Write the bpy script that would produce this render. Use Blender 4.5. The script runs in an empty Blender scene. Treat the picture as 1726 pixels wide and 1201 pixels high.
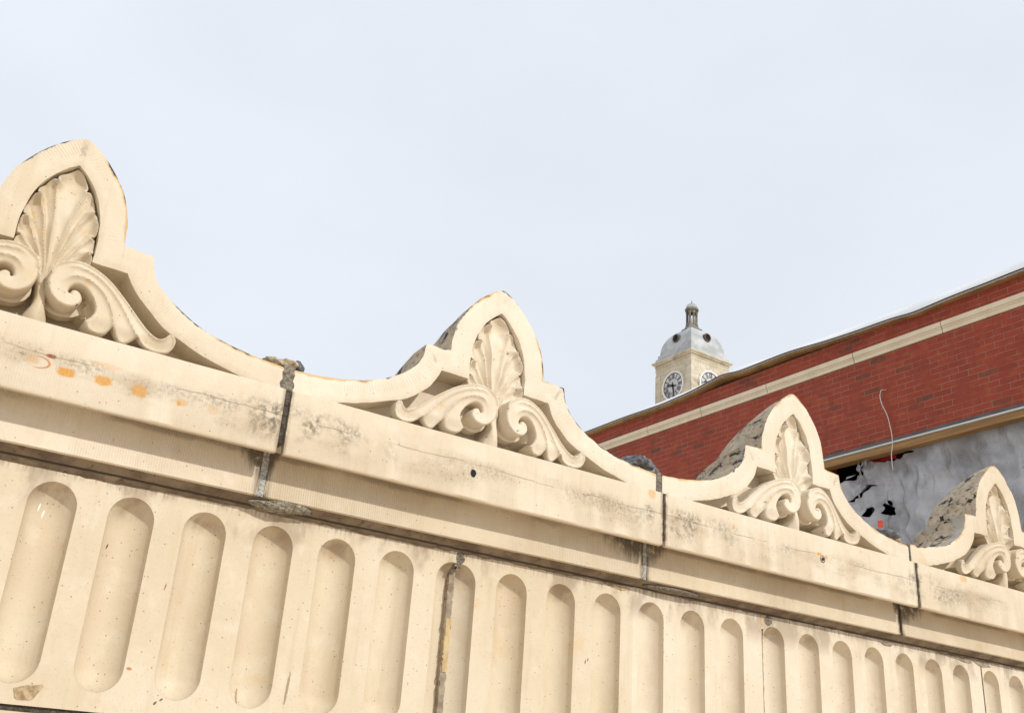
import bpy, bmesh, math, random
import numpy as np
from mathutils import Vector, Matrix
from mathutils.geometry import delaunay_2d_cdt
R = math.radians
random.seed(7)
rng = np.random.default_rng(11)
scene = bpy.context.scene
col = scene.collection

# ---------------------------------------------------------------- camera
F, YAW, PITCH, ROLL = 1717.42458, 0.5737336, 0.4052521, 0.0707424
CAM = Vector((-1.0017720, -2.7607836, -1.0694095))
fwd = Vector((math.sin(YAW)*math.cos(PITCH), math.cos(YAW)*math.cos(PITCH), math.sin(PITCH)))
rt = Vector((math.cos(YAW), -math.sin(YAW), 0)); up = rt.cross(fwd)
r2 = rt*math.cos(ROLL)+up*math.sin(ROLL); u2 = -rt*math.sin(ROLL)+up*math.cos(ROLL)
cam = bpy.data.cameras.new('camera'); camo = bpy.data.objects.new('camera', cam); col.objects.link(camo)
m = Matrix((r2, u2, -fwd)).transposed().to_4x4(); m.translation = CAM; camo.matrix_world = m
cam.sensor_width = 36; cam.lens = F/1726*36; cam.clip_start = .05; cam.clip_end = 3000
scene.camera = camo

# ---------------------------------------------------------------- sun, sky
SX, SY, SZ = 0.24, -1.0, 0.585           # direction towards the sun
sd = Vector((SX, SY, SZ)).normalized()
sl = bpy.data.lights.new('sun', 'SUN'); sl.energy = 2.62; sl.angle = R(1.2); sl.color = (1.0, .965, .895)
so = bpy.data.objects.new('sun', sl); col.objects.link(so)
so.rotation_euler = sd.to_track_quat('Z', 'Y').to_euler(); so.location = (5, -20, 20)
w = bpy.data.worlds.new('World'); scene.world = w; w.use_nodes = True
nt = w.node_tree; nt.nodes.clear()
sky = nt.nodes.new('ShaderNodeTexSky'); sky.sky_type = 'NISHITA'; sky.sun_disc = False
sky.sun_elevation = math.asin(sd.z); sky.sun_rotation = math.atan2(sd.x, sd.y); sky.dust_density = 2.0
b1 = nt.nodes.new('ShaderNodeBackground'); b1.inputs[1].default_value = .10
nt.links.new(sky.outputs[0], b1.inputs[0])
b2 = nt.nodes.new('ShaderNodeBackground'); b2.inputs[0].default_value = (.80, .85, .925, 1); b2.inputs[1].default_value = 1.05
tc = nt.nodes.new('ShaderNodeTexCoord'); mp = nt.nodes.new('ShaderNodeMapping'); mp.inputs['Scale'].default_value = (1, 1, 2.2)
nz = nt.nodes.new('ShaderNodeTexNoise'); nz.inputs['Scale'].default_value = 2.2; nz.inputs['Detail'].default_value = 5
mr = nt.nodes.new('ShaderNodeMapRange'); mr.inputs[1].default_value = .3; mr.inputs[2].default_value = .7
mr.inputs[3].default_value = .90; mr.inputs[4].default_value = 1.0
mx = nt.nodes.new('ShaderNodeMixShader'); ow = nt.nodes.new('ShaderNodeOutputWorld')
nt.links.new(tc.outputs['Generated'], mp.inputs[0]); nt.links.new(mp.outputs[0], nz.inputs['Vector'])
nt.links.new(nz.outputs['Fac'], mr.inputs[0]); nt.links.new(mr.outputs[0], mx.inputs[0])
nt.links.new(b1.outputs[0], mx.inputs[1]); nt.links.new(b2.outputs[0], mx.inputs[2]); nt.links.new(mx.outputs[0], ow.inputs[0])
scene.view_settings.view_transform = 'Standard'; scene.view_settings.look = 'None'
scene.view_settings.exposure = 0.0; scene.view_settings.gamma = 1.0

# ---------------------------------------------------------------- node helper
class NT:
    def __init__(s, name):
        s.m = bpy.data.materials.new(name); s.m.use_nodes = True; s.t = s.m.node_tree
        s.b = s.t.nodes['Principled BSDF']; s.pos = None
    def n(s, typ, **k):
        o = s.t.nodes.new(typ)
        for a, v in k.items(): setattr(o, a, v)
        return o
    def put(s, sock, v):
        if isinstance(v, (int, float)): sock.default_value = v
        elif isinstance(v, (tuple, list)): sock.default_value = tuple(v) if len(v) != 3 or sock.type == 'VECTOR' else (*v, 1)
        else: s.t.links.new(v, sock)
    def P(s):
        if not s.pos: s.pos = s.n('ShaderNodeNewGeometry').outputs['Position']
        return s.pos
    def xyz(s, v=None):
        o = s.n('ShaderNodeSeparateXYZ'); s.put(o.inputs[0], v or s.P()); return o.outputs
    def comb(s, x, y, z=0.0):
        o = s.n('ShaderNodeCombineXYZ'); s.put(o.inputs[0], x); s.put(o.inputs[1], y); s.put(o.inputs[2], z); return o.outputs[0]
    def M(s, op, a, b=0.0, c=None, clamp=False):
        o = s.n('ShaderNodeMath', operation=op, use_clamp=clamp); s.put(o.inputs[0], a); s.put(o.inputs[1], b)
        if c is not None: s.put(o.inputs[2], c)
        return o.outputs[0]
    def scale(s, v, sc, loc=(0, 0, 0)):
        o = s.n('ShaderNodeMapping'); s.put(o.inputs[0], v); o.inputs['Scale'].default_value = sc; o.inputs['Location'].default_value = loc
        return o.outputs[0]
    def noise(s, sc, det=4, rough=.55, v=None, dist=0.0):
        o = s.n('ShaderNodeTexNoise'); s.put(o.inputs['Vector'], v or s.P())
        o.inputs['Scale'].default_value = sc; o.inputs['Detail'].default_value = det; o.inputs['Roughness'].default_value = rough
        o.inputs['Distortion'].default_value = dist
        return o.outputs['Fac']
    def voro(s, sc, v=None, feature='F1'):
        o = s.n('ShaderNodeTexVoronoi', feature=feature); s.put(o.inputs['Vector'], v or s.P()); o.inputs['Scale'].default_value = sc
        return o.outputs
    def rng(s, v, a, b, c=0.0, d=1.0):
        o = s.n('ShaderNodeMapRange', interpolation_type='SMOOTHSTEP'); s.put(o.inputs[0], v)
        for i, q in enumerate((a, b, c, d)): s.put(o.inputs[i+1], q)
        return o.outputs[0]
    def mix(s, f, a, b):
        o = s.n('ShaderNodeMix', data_type='RGBA'); s.put(o.inputs[0], f); s.put(o.inputs[6], a); s.put(o.inputs[7], b); return o.outputs[2]
    def ramp(s, f, stops):
        o = s.n('ShaderNodeValToRGB'); s.put(o.inputs[0], f); e = o.color_ramp.elements
        while len(e) < len(stops): e.new(.5)
        for el, (p, c) in zip(e, stops): el.position = p; el.color = (*c, 1)
        return o.outputs[0]
    def bump(s, h, st, dist, nrm=None):
        o = s.n('ShaderNodeBump'); s.put(o.inputs['Height'], h); o.inputs['Strength'].default_value = st; o.inputs['Distance'].default_value = dist
        if nrm: s.put(o.inputs['Normal'], nrm)
        return o.outputs[0]
    def out(s, c, rough=.7, nrm=None, **k):
        s.put(s.b.inputs['Base Color'], c); s.put(s.b.inputs['Roughness'], rough)
        if nrm: s.put(s.b.inputs['Normal'], nrm)
        for a, v in k.items(): s.put(s.b.inputs[a.replace('_', ' ')], v)
        return s.m

CREAM = (.676, .586, .452)
def speck(q, dens, sc=55):
    """small dark pits: (mask)"""
    v = q.voro(sc); near = q.rng(v['Distance'], .08, .17, 1, 0)
    sel = q.M('GREATER_THAN', q.xyz(v['Color'])[0], 1-dens)
    return q.M('MULTIPLY', near, sel)
DK = (.05, .035, .03); RU = (.42, .16, .05); WH = (.85, .85, .84)
MARKS = [(-.372, -.51, .0025, .008, DK), (-.205, -.60, .002, .010, (.25, .09, .05)), (-.257, -.826, .007, .004, RU), (-.172, -.905, .004, .006, DK), (-.157, -.895, .0035, .004, DK), (1.284, -.625, .0022, .008, DK), (1.295, -.615, .0022, .006, DK), (1.332, -.59, .002, .006, DK), (-.566, -.436, .0022, .012, WH), (-.552, -.452, .0022, .011, WH), (.064, -.866, .004, .026, (.30, .22, .14)), (.196, -.83, .004, .05, (.27, .19, .12))]
def cream(name, tool=None, fascia=False, corona=False, flute=False, crest=False):
    q = NT(name); X, Y, Z = q.xyz()
    big = q.noise(3.2, 5, .6); mid = q.noise(17, 5, .6)
    c = q.mix(q.rng(big, .35, .68), CREAM, (.626, .523, .386))
    c = q.mix(q.rng(mid, .48, .75, 0, .55), c, (.715, .636, .512))
    c = q.mix(q.rng(q.noise(130, 5, .75), .50, .72, 0, .22), c, (.42, .33, .22))
    # vertical weather streaks
    st = q.noise(1.0, 5, .6, q.scale(q.P(), (26, 26, 2.2)))
    c = q.mix(q.rng(st, .50, .74, 0, .30), c, (.50, .39, .25))
    # warm blotches and pits
    c = q.mix(q.rng(q.noise(7.5, 6, .62, q.scale(q.P(), (1, 1, 1), (3.1, 0, 1.7))), .60, .72, 0, .35), c, (.63, .44, .22))
    c = q.mix(q.M('MULTIPLY', speck(q, .30 if flute else .10, 66), .8), c, (.16, .10, .06))
    c = q.mix(q.M('MULTIPLY', speck(q, .26 if flute else .10, 150), .8), c, (.17, .10, .055))
    cell = q.n('ShaderNodeTexWhiteNoise', noise_dimensions='1D'); q.put(cell.inputs['W'], q.M('ADD', q.M('FLOOR', q.M('DIVIDE', X, 1.5)), {'crest': 3.3, 'carving': 3.3, 'fascia': 11.1, 'corona': 23.7, 'fluted': 41.3}[name.split('_')[-1]]))
    hs = q.n('ShaderNodeHueSaturation'); q.put(hs.inputs['Color'], c); q.put(hs.inputs['Value'], q.rng(cell.outputs['Value'], 0, 1, .94, 1.03)); q.put(hs.inputs['Saturation'], q.rng(cell.outputs['Value'], 1, 0, .92, 1.08)); c = hs.outputs[0]
    # rare rusty grains
    c = q.mix(q.M('MULTIPLY', speck(q, .018, 60), .8), c, (.34, .15, .05))
    hgt = q.M('MULTIPLY', q.noise(60, 6, .65), .5)
    if tool == 'x':       # vertical comb tooling
        ph = q.M('MULTIPLY', X, 2*math.pi/.0074)
        wv = q.M('SINE', q.M('ADD', ph, q.M('MULTIPLY', q.noise(6), 9.0)))
        amp = q.rng(q.noise(2.3, 3, .5, q.scale(q.P(), (1, 1, 2), (5, 0, 0))), .35, .62, .15, 1.0)
        tl = q.M('MULTIPLY', wv, amp)
        hgt = q.M('ADD', hgt, q.M('MULTIPLY', tl, .55 if corona else .16))
        if corona: c = q.mix(q.M('MULTIPLY', q.rng(tl, -.1, -.9), .22), c, (.40, .28, .16))
    if tool == 'uv':      # radial comb marks following the moulding
        uv = q.n('ShaderNodeUVMap').outputs[0]; U, V, _ = q.xyz(uv)
        wv = q.M('SINE', q.M('ADD', q.M('MULTIPLY', U, 2*math.pi/.0095), q.M('MULTIPLY', q.noise(9), 6.0)))
        amp = q.M('MULTIPLY', q.rng(q.noise(4.5, 3), .40, .62, .05, 1.0), q.rng(V, .060, .038))
        tl = q.M('MULTIPLY', wv, amp)
        hgt = q.M('ADD', hgt, q.M('MULTIPLY', tl, .34))
        c = q.mix(q.M('MULTIPLY', q.rng(tl, -.2, -1.0), .10), c, (.42, .29, .15))
        # chipped yellow arris, black crumbs of old coating on the outer edge
        V2 = q.M('ADD', V, q.M('MULTIPLY', q.M('SUBTRACT', q.noise(22, 5), .5), .03))
        chip = q.M('MULTIPLY', q.rng(V2, .010, .004), q.rng(q.noise(3.4, 2, .5, q.scale(q.P(), (1, 1, 1), (7, 2, 0))), .50, .56))
        c = q.mix(q.M('MULTIPLY', chip, .75), c, (.52, .31, .10))
        blk = q.M('MULTIPLY', q.rng(V2, .004, .0005), q.rng(q.noise(5.0, 3, .5, q.scale(q.P(), (1, 1, 1), (1, 5, 9))), .55, .60))
        c = q.mix(blk, c, (.03, .028, .03))
    if fascia:
        # hairline with grey mildew below it
        line = q.M('ADD', -.084, q.M('MULTIPLY', q.M('SUBTRACT', q.noise(2.4, 5, .6, q.comb(X, 0.0)), .5), .05))
        dz = q.M('SUBTRACT', Z, line)
        hair = q.M('MULTIPLY', q.rng(q.M('ABSOLUTE', dz), .0005, .0024, 1, 0), q.rng(q.noise(4.5, 4, .6, q.comb(X, 7.0)), .46, .56))
        c = q.mix(q.M('MULTIPLY', hair, .62), c, (.17, .11, .07))
        band = q.M('MULTIPLY', q.rng(dz, -.055, -.004), q.rng(dz, .022, .0))
        gr = q.M('MULTIPLY', q.rng(q.noise(5.2, 3, .5, q.scale(q.P(), (.7, 1, 1), (2.3, 0, 0))), .50, .66), q.rng(q.noise(75, 5, .7), .40, .62))
        c = q.mix(q.M('MULTIPLY', q.M('MULTIPLY', band, gr), .62), c, (.22, .18, .135))
        cl = q.rng(q.noise(4.0, 6, .62, q.scale(q.P(), (.8, 1, 1.6), (6.4, 0, 2.2))), .46, .66)
        vz = q.M('MULTIPLY', q.rng(Z, -.045, -.085), q.rng(Z, -.19, -.13))
        c = q.mix(q.M('MULTIPLY', q.M('MULTIPLY', cl, vz), .5), c, (.36, .27, .165))
        fine = q.M('MULTIPLY', q.M('MULTIPLY', cl, vz), q.rng(q.noise(95, 5, .75), .52, .66))
        c = q.mix(q.M('MULTIPLY', fine, .8), c, (.15, .11, .075))
        # mildew close to the joints
        for J in (0, 1.5, 3.0):
            dx = q.M('SUBTRACT', X, J)
            zone = q.M('MULTIPLY', q.rng(dx, .55, .03), q.rng(dx, -.22, -.01))
            zz = q.M('MULTIPLY', q.rng(Z, -.03, -.075), q.rng(Z, -.185, -.12))
            sp = q.rng(q.noise(50, 6, .75), .40, .60)
            lf = q.rng(q.noise(9, 3, .5), .42, .62)
            k = q.M('MULTIPLY', q.M('MULTIPLY', zone, zz), q.M('MULTIPLY', sp, lf))
            c = q.mix(q.M('MULTIPLY', k, .92), c, (.14, .11, .075))
            ed = q.M('MULTIPLY', q.rng(q.M('ABSOLUTE', dx), .024, .008), q.rng(q.noise(30, 4), .36, .55))
            c = q.mix(q.M('MULTIPLY', ed, .7), c, (.16, .115, .07))
        # rust prints
        ov = [(-.703, -.109, .016, .011, .35), (-.653, -.096, .020, .009, .0), (-.616, -.121, .024, .0135, 1.), (-.520, -.119, .024, .014, .95), (-.424, -.121, .022, .018, .8),
              (-.305, -.123, .016, .012, .45), (-.312, -.128, .006, .007, .9), (-.215, -.123, .017, .012, .25), (-.66, -.088, .013, .006, 1.2),
              (2.352, -.078, .018, .007, 1.0), (2.395, -.083, .01, .01, .8), (3.35, -.018, .03, .016, .5), (1.44, -.016, .02, .02, .5), (-.52, -.075, .04, .008, .25), (1.86, -.06, .006, .008, .8), (2.62, -.02, .01, .008, .3)]
        wob = q.M('MULTIPLY', q.M('SUBTRACT', q.noise(60, 5, .7), .5), 1.3); rgn = q.noise(170, 4, .7)
        for (ox, oz, rx, rz, s_) in ov:
            ex = q.M('DIVIDE', q.M('SUBTRACT', X, ox), rx); ez = q.M('DIVIDE', q.M('SUBTRACT', Z, oz), rz)
            d4 = q.M('POWER', q.M('ADD', q.M('POWER', q.M('ABSOLUTE', ex), 2.6), q.M('POWER', q.M('ABSOLUTE', ez), 2.6)), 1/2.6)
            d4 = q.M('ADD', d4, wob)
            msk = q.M('MULTIPLY', q.rng(d4, .62, 1.22, 1, 0), q.rng(rgn, .34, .54, .55, 1))
            c = q.mix(q.M('MULTIPLY', msk, min(.95*s_, .98)), c, (.60, .27, .018) if s_ < 1.1 else (.25, .06, .02))
        # ring print
        ex = q.M('DIVIDE', q.M('SUBTRACT', X, -.690), .030); ez = q.M('DIVIDE', q.M('SUBTRACT', Z, -.112), .0155)
        dd = q.M('SQRT', q.M('ADD', q.M('MULTIPLY', ex, ex), q.M('MULTIPLY', ez, ez)))
        rg = q.M('MULTIPLY', q.rng(q.M('ABSOLUTE', q.M('SUBTRACT', q.M('ADD', dd, q.M('MULTIPLY', wob, .1)), 1)), .05, .16, 1, 0), q.rng(ex, -.5, .3))
        c = q.mix(q.M('MULTIPLY', rg, .8), c, (.45, .16, .03))
        # browner towards the lower arris
        c = q.mix(q.M('MULTIPLY', q.rng(q.M('ADD', Z, q.M('MULTIPLY', q.noise(25), .006)), -.188, -.198), .32), c, (.40, .27, .15))
    if corona:
        for J, w1, w2 in ((0, .10, .05), (1.5, .26, .13), (3.0, .06, .22)):
            dx = q.M('SUBTRACT', X, J)
            hz = q.M('ADD', Z, q.M('MULTIPLY', q.noise(1.0, 5, .7, q.scale(q.P(), (70, 1, 10))), .11))
            sh = q.M('MAXIMUM', q.M('MULTIPLY', q.rng(dx, -w1, -.01), q.rng(dx, .002, .0)), q.M('MULTIPLY', q.rng(dx, w2, .01), q.rng(dx, -.002, .0)))
            thr = q.M('SUBTRACT', -.132, q.M('MULTIPLY', sh, .075))
            k = q.M('MULTIPLY', q.rng(q.M('SUBTRACT', hz, thr), -.02, .05), q.M('MULTIPLY', q.rng(sh, 0, .25), q.rng(q.noise(28, 5, .7), .30, .52)))
            c = q.mix(q.M('MULTIPLY', k, .85), c, (.055, .038, .026))
            sid = q.M('MULTIPLY', q.rng(q.M('ABSOLUTE', dx), .035, .008), q.rng(q.noise(1.0, 5, .7, q.scale(q.P(), (80, 1, 12))), .36, .56))
            c = q.mix(q.M('MULTIPLY', sid, .8), c, (.10, .075, .05))
        # thin patchy dark line right below the fascia
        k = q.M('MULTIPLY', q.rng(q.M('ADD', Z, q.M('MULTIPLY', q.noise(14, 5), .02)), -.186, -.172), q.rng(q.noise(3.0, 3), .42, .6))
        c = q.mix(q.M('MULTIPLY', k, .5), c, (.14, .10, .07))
    if flute:
        # dirty haloes just below the moulding and fine ticks
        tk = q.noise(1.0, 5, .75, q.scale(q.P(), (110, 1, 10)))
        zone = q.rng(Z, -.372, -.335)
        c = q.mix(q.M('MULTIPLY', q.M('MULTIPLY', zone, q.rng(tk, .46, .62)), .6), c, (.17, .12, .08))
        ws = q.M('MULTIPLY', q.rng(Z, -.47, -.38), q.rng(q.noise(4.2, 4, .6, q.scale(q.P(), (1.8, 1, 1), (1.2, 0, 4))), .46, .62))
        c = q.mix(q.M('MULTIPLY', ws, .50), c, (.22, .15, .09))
        for (ox, oz, rx, rz, cc) in MARKS:
            ex = q.M('DIVIDE', q.M('SUBTRACT', X, ox), rx); ez = q.M('DIVIDE', q.M('SUBTRACT', Z, oz), rz); ex = q.M('SUBTRACT', ex, q.M('MULTIPLY', ez, .8 if rz > rx else 0))
            dd = q.M('ADD', q.M('SQRT', q.M('ADD', q.M('MULTIPLY', ex, ex), q.M('MULTIPLY', ez, ez))), q.M('MULTIPLY', q.M('SUBTRACT', q.noise(120, 3), .5), 1.2))
            c = q.mix(q.M('MULTIPLY', q.rng(dd, .8, 1.15, 1, 0), .85), c, cc)
    if crest:
        c = q.mix(q.M('MULTIPLY', q.rng(q.noise(26, 5, .65, q.scale(q.P(), (1, 1, 1), (9, 1, 3))), .60, .70), .55), c, (.60, .40, .17))
        c = q.mix(q.M('MULTIPLY', q.rng(q.noise(34, 5, .7, q.scale(q.P(), (1, 1, 1), (2, 8, 6))), .64, .69), .8), c, (.07, .05, .035))
    nrm = q.bump(hgt, .75, .0020)
    return q.out(c, .62, nrm, Specular_IOR_Level=.35)
MAT = {}
MAT['crest'] = cream('painted_stone_crest', 'uv')
MAT['carve'] = cream('painted_stone_carving', None, crest=True)
MAT['fascia'] = cream('painted_stone_fascia', 'x', fascia=True)
MAT['corona'] = cream('painted_stone_corona', 'x', corona=True)
MAT['flute'] = cream('painted_stone_fluted', None, flute=True)

def weathered():
    q = NT('weathered_stone_top')
    c = q.mix(q.rng(q.noise(9, 6, .65), .35, .65), (.42, .33, .22), (.58, .465, .32))
    c = q.mix(q.rng(q.noise(40, 6, .7), .54, .68, 0, .75), c, (.14, .115, .09))
    el = q.scale(q.P(), (1.2, .45, .8))
    fl = q.noise(22, 6, .66, el, .5)
    c = q.mix(q.M('MULTIPLY', q.rng(q.noise(75, 6, .75, el), .50, .62), .65), c, (.10, .078, .055))
    c = q.mix(q.rng(q.M('ADD', fl, q.M('MULTIPLY', q.noise(90, 4, .7), .10)), .625, .65), c, (.018, .016, .018))
    c = q.mix(q.rng(q.noise(6, 3, .5, q.scale(q.P(), (1, 1, 1), (4, 4, 4))), .60, .68), c, (.42, .38, .33))
    c = q.mix(q.rng(q.noise(21, 4, .6, q.scale(q.P(), (1, 1, 1), (2, 6, 4))), .67, .70), c, (.40, .26, .10))
    return q.out(c, .75, q.bump(q.M('SUBTRACT', q.noise(45, 6, .75), q.rng(fl, .58, .61)), .9, .005))
MAT['weather'] = weathered()
def mortar(name, a, b, sc=60):
    q = NT(name)
    c = q.mix(q.rng(q.noise(sc, 6, .7), .35, .65), a, b)
    cr = q.rng(q.voro(38, q.scale(q.P(), (1, 1, 2.2)), 'DISTANCE_TO_EDGE')['Distance'], .0, .03, 1, 0)
    c = q.mix(q.M('MULTIPLY', cr, q.rng(q.noise(8), .45, .6)), c, (.04, .03, .025))
    return q.out(c, .9, q.bump(q.M('SUBTRACT', q.noise(70, 6, .7), cr), .9, .004))
MAT['mortar'] = mortar('grey_mortar', (.13, .105, .075), (.27, .23, .18))
MAT['mortar_pad'] = mortar('olive_mortar', (.19, .17, .125), (.40, .36, .28), 75)
MAT['mortar_dark'] = mortar('dark_mortar', (.035, .028, .022), (.12, .095, .07))
MAT['mortar_pale'] = mortar('pale_mortar', (.30, .29, .26), (.46, .45, .41))
def flat(name, c1, c2, sc=8, rough=.6, bump=.2, **k):
    q = NT(name)
    if name == 'bed_mortar':
        Z = q.xyz()[2]; c = q.mix(q.rng(q.noise(sc, 5, .6), .35, .65), c1, c2)
        c = q.mix(q.M('MULTIPLY', q.rng(Z, -.3258, -.3272), q.rng(Z, -.332, -.330, 0, 1)), c, (.045, .032, .022))
        c = q.mix(q.M('MULTIPLY', q.rng(q.noise(50, 5, .7), .56, .66), .6), c, (.05, .035, .025))
        return q.out(c, rough, q.bump(q.noise(sc*6, 5, .6), bump, .002))
    return q.out(q.mix(q.rng(q.noise(sc, 5, .6), .35, .65), c1, c2), rough, q.bump(q.noise(sc*6, 5, .6), bump, .002), **k)
MAT['mortar_bed'] = flat('bed_mortar', (.13, .092, .06), (.24, .18, .12), 12, .9, .5)
MAT['sealstrip'] = flat('yellow_timber_strip', (.44, .31, .14), (.56, .42, .22), 20)
MAT['flake'] = flat('crumbling_ochre_render', (.27, .18, .09), (.52, .40, .24), 55, .9, 1.0)
MAT['jointfill'] = flat('grey_brown_joint', (.22, .17, .12), (.36, .30, .22), 30, .9, .8)
MAT['lead'] = flat('lead_sheet', (.07, .07, .08), (.26, .27, .30), 22, .5, .6, Metallic=.2)
MAT['black'] = flat('black_void', (.006, .006, .007), (.012, .012, .014), 4, .9)

def bricks():
    q = NT('red_brick'); X, Y, Z = q.xyz()
    v = q.comb(Y, Z)
    def bt(c1, c2, mo, bias=0.0):
        o = q.n('ShaderNodeTexBrick'); q.put(o.inputs['Vector'], v)
        o.inputs['Scale'].default_value = 1; o.inputs['Brick Width'].default_value = .186; o.inputs['Row Height'].default_value = .0590
        o.inputs['Mortar Size'].default_value = .0028; o.inputs['Mortar Smooth'].default_value = .2; o.inputs['Bias'].default_value = bias
        o.inputs['Color1'].default_value = (*c1, 1); o.inputs['Color2'].default_value = (*c2, 1); o.inputs['Mortar'].default_value = (*mo, 1)
        return o
    o = bt((0, 0, 0), (1, 1, 1), (.5, .5, .5)); k = q.xyz(o.outputs['Color'])[0]
    c = q.ramp(k, [(0, (.125, .045, .026)), (.025, (.19, .048, .025)), (.06, (.265, .040, .020)), (.5, (.29, .042, .020)), (.85, (.325, .052, .023)), (1, (.275, .039, .019))])
    c = q.mix(q.rng(q.noise(12, 5, .65), .45, .72, 0, .5), c, (.40, .095, .032))
    c = q.mix(q.rng(q.noise(2.0, 4), .4, .7, 0, .35), c, (.21, .032, .016))
    c = q.mix(q.M('MULTIPLY', q.rng(q.noise(70, 4, .7), .60, .75), .5), c, (.16, .04, .03))
    mc = q.mix(q.rng(q.noise(5, 4), .4, .65), (.37, .20, .13), (.27, .085, .045))
    c = q.mix(o.outputs['Fac'], c, mc)
    h = q.M('SUBTRACT', q.M('MULTIPLY', q.noise(90, 5, .7), .35), q.M('MULTIPLY', o.outputs['Fac'], 1.0))
    return q.out(c, .85, q.bump(h, .8, .006))
MAT['brick'] = bricks()
MAT['band'] = flat('cream_band_stone', (.68, .56, .39), (.74, .62, .45), 6)
MAT['membrane'] = flat('white_membrane', (.86, .86, .85), (.80, .80, .79), 3, .5, .1)
MAT['ply'] = flat('plywood', (.28, .16, .055), (.40, .24, .085), 5, .7)
MAT['darkedge'] = flat('black_edge', (.02, .02, .02), (.05, .045, .04), 8)
MAT['drip'] = flat('grey_metal_drip', (.07, .07, .07), (.11, .11, .105), 4, .5, .1)
MAT['whitetrim'] = flat('white_trim', (.78, .78, .75), (.70, .69, .66), 8, .5, .1)
def timber():
    q = NT('lintel_timber')
    g = q.noise(1, 6, .65, q.scale(q.P(), (40, 1.5, 60)))
    c = q.mix(q.rng(g, .35, .65), (.25, .125, .038), (.40, .215, .072))
    return q.out(c, .6, q.bump(g, .3, .002))
MAT['timber'] = timber()
def sheetmat():
    q = NT('woven_plastic_sheet'); X, Y, Z = q.xyz()
    wv = q.M('MULTIPLY', q.M('SINE', q.M('MULTIPLY', Y, 2*math.pi/.014)), q.M('SINE', q.M('MULTIPLY', Z, 2*math.pi/.014)))
    c = q.mix(q.rng(q.noise(2.5, 5, .6), .35, .68), (.42, .41, .42), (.70, .69, .71))
    c = q.mix(q.rng(q.noise(1, 5, .65, q.scale(q.P(), (1, 9, 1.5))), .52, .70, 0, .6), c, (.17, .145, .12))
    c = q.mix(q.rng(q.noise(50, 4), .62, .7, 0, .5), c, (.15, .14, .15))
    h = q.M('ADD', wv, q.M('MULTIPLY', q.noise(9, 6, .7, q.scale(q.P(), (1, 2, 1))), 9))
    c = q.mix(q.M('MULTIPLY', q.rng(q.M('ADD', Z, q.M('MULTIPLY', q.noise(3, 4), .5)), 2.05, 2.45), .6), c, (.14, .11, .085))  # dirt plus the dimmer light near the lintel, put into the colour as brown
    return q.out(c, .26, q.bump(h, .8, .005), Specular_IOR_Level=1.0)
MAT['sheet'] = sheetmat()
MAT['red'] = flat('red_plastic', (.62, .03, .03), (.5, .02, .03), 5, .4)
MAT['orange'] = flat('orange_red_plastic', (.85, .09, .03), (.78, .07, .03), 5, .4)
MAT['pinkfilm'] = flat('pink_film', (.36, .17, .18), (.28, .12, .14), 15, .4)
MAT['wire'] = flat('white_wire', (.75, .72, .66), (.6, .57, .5), 5)
def towerstone():
    q = NT('tower_limestone'); X, Y, Z = q.xyz()
    c = q.mix(q.rng(q.noise(.55, 6, .65), .35, .68), (.52, .46, .35), (.66, .60, .49))
    c = q.mix(q.rng(q.noise(1, 6, .7, q.scale(q.P(), (.8, .8, 1.6), (3, 1, 2))), .52, .70, 0, .8), c, (.25, .205, .15))
    o = q.n('ShaderNodeTexBrick'); q.put(o.inputs['Vector'], q.comb(q.M('ADD', X, Y), Z))
    o.inputs['Scale'].default_value = 1; o.inputs['Brick Width'].default_value = .95; o.inputs['Row Height'].default_value = .42; o.inputs['Mortar Size'].default_value = .012
    o.inputs['Color1'].default_value = (.86, .86, .86, 1); o.inputs['Color2'].default_value = (1.08, 1.06, 1.02, 1); o.inputs['Mortar'].default_value = (.6, .58, .55, 1)
    mm = q.n('ShaderNodeMix', data_type='RGBA', blend_type='MULTIPLY'); mm.inputs[0].default_value = .8
    q.put(mm.inputs[6], c); q.put(mm.inputs[7], o.outputs['Color'])
    return q.out(mm.outputs[2], .85, q.bump(q.noise(4, 6, .7), .4, .05))
MAT['tstone'] = towerstone()
def leadroof():
    q = NT('lead_dome'); X, Y, Z = q.xyz()
    c = q.mix(q.rng(q.noise(.9, 6, .6), .35, .65), (.33, .345, .35), (.50, .51, .51))
    c = q.mix(q.rng(q.M('FRACT', q.M('MULTIPLY', Z, 1.55)), .0, .07, .5, 0), c, (.15, .17, .18))
    c = q.mix(q.rng(q.noise(1, 5, .6, q.scale(q.P(), (3, 3, .5))), .55, .7, 0, .5), c, (.52, .53, .52))
    return q.out(c, .55, q.bump(q.noise(2, 4), .2, .05), Metallic=.1)
MAT['tlead'] = leadroof()
MAT['dstone'] = flat('dark_lantern_stone', (.09, .08, .065), (.26, .23, .19), 2.2, .85)
MAT['dormer'] = flat('dormer_lead', (.07, .055, .05), (.12, .09, .08), 2, .7)
MAT['face'] = flat('pale_clock_face', (.46, .46, .47), (.54, .54, .54), 1)
MAT['facering'] = flat('white_clock_ring', (.80, .79, .76), (.76, .75, .72), 1)
MAT['num'] = flat('black_numerals', (.02, .02, .028), (.03, .03, .035), 1)
MAT['ground'] = flat('pavement', (.64, .53, .40), (.70, .60, .47), .7, .9)
MAT['roof'] = flat('pale_roof_screed', (.52, .50, .46), (.60, .58, .54), 1.2, .9)

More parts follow.
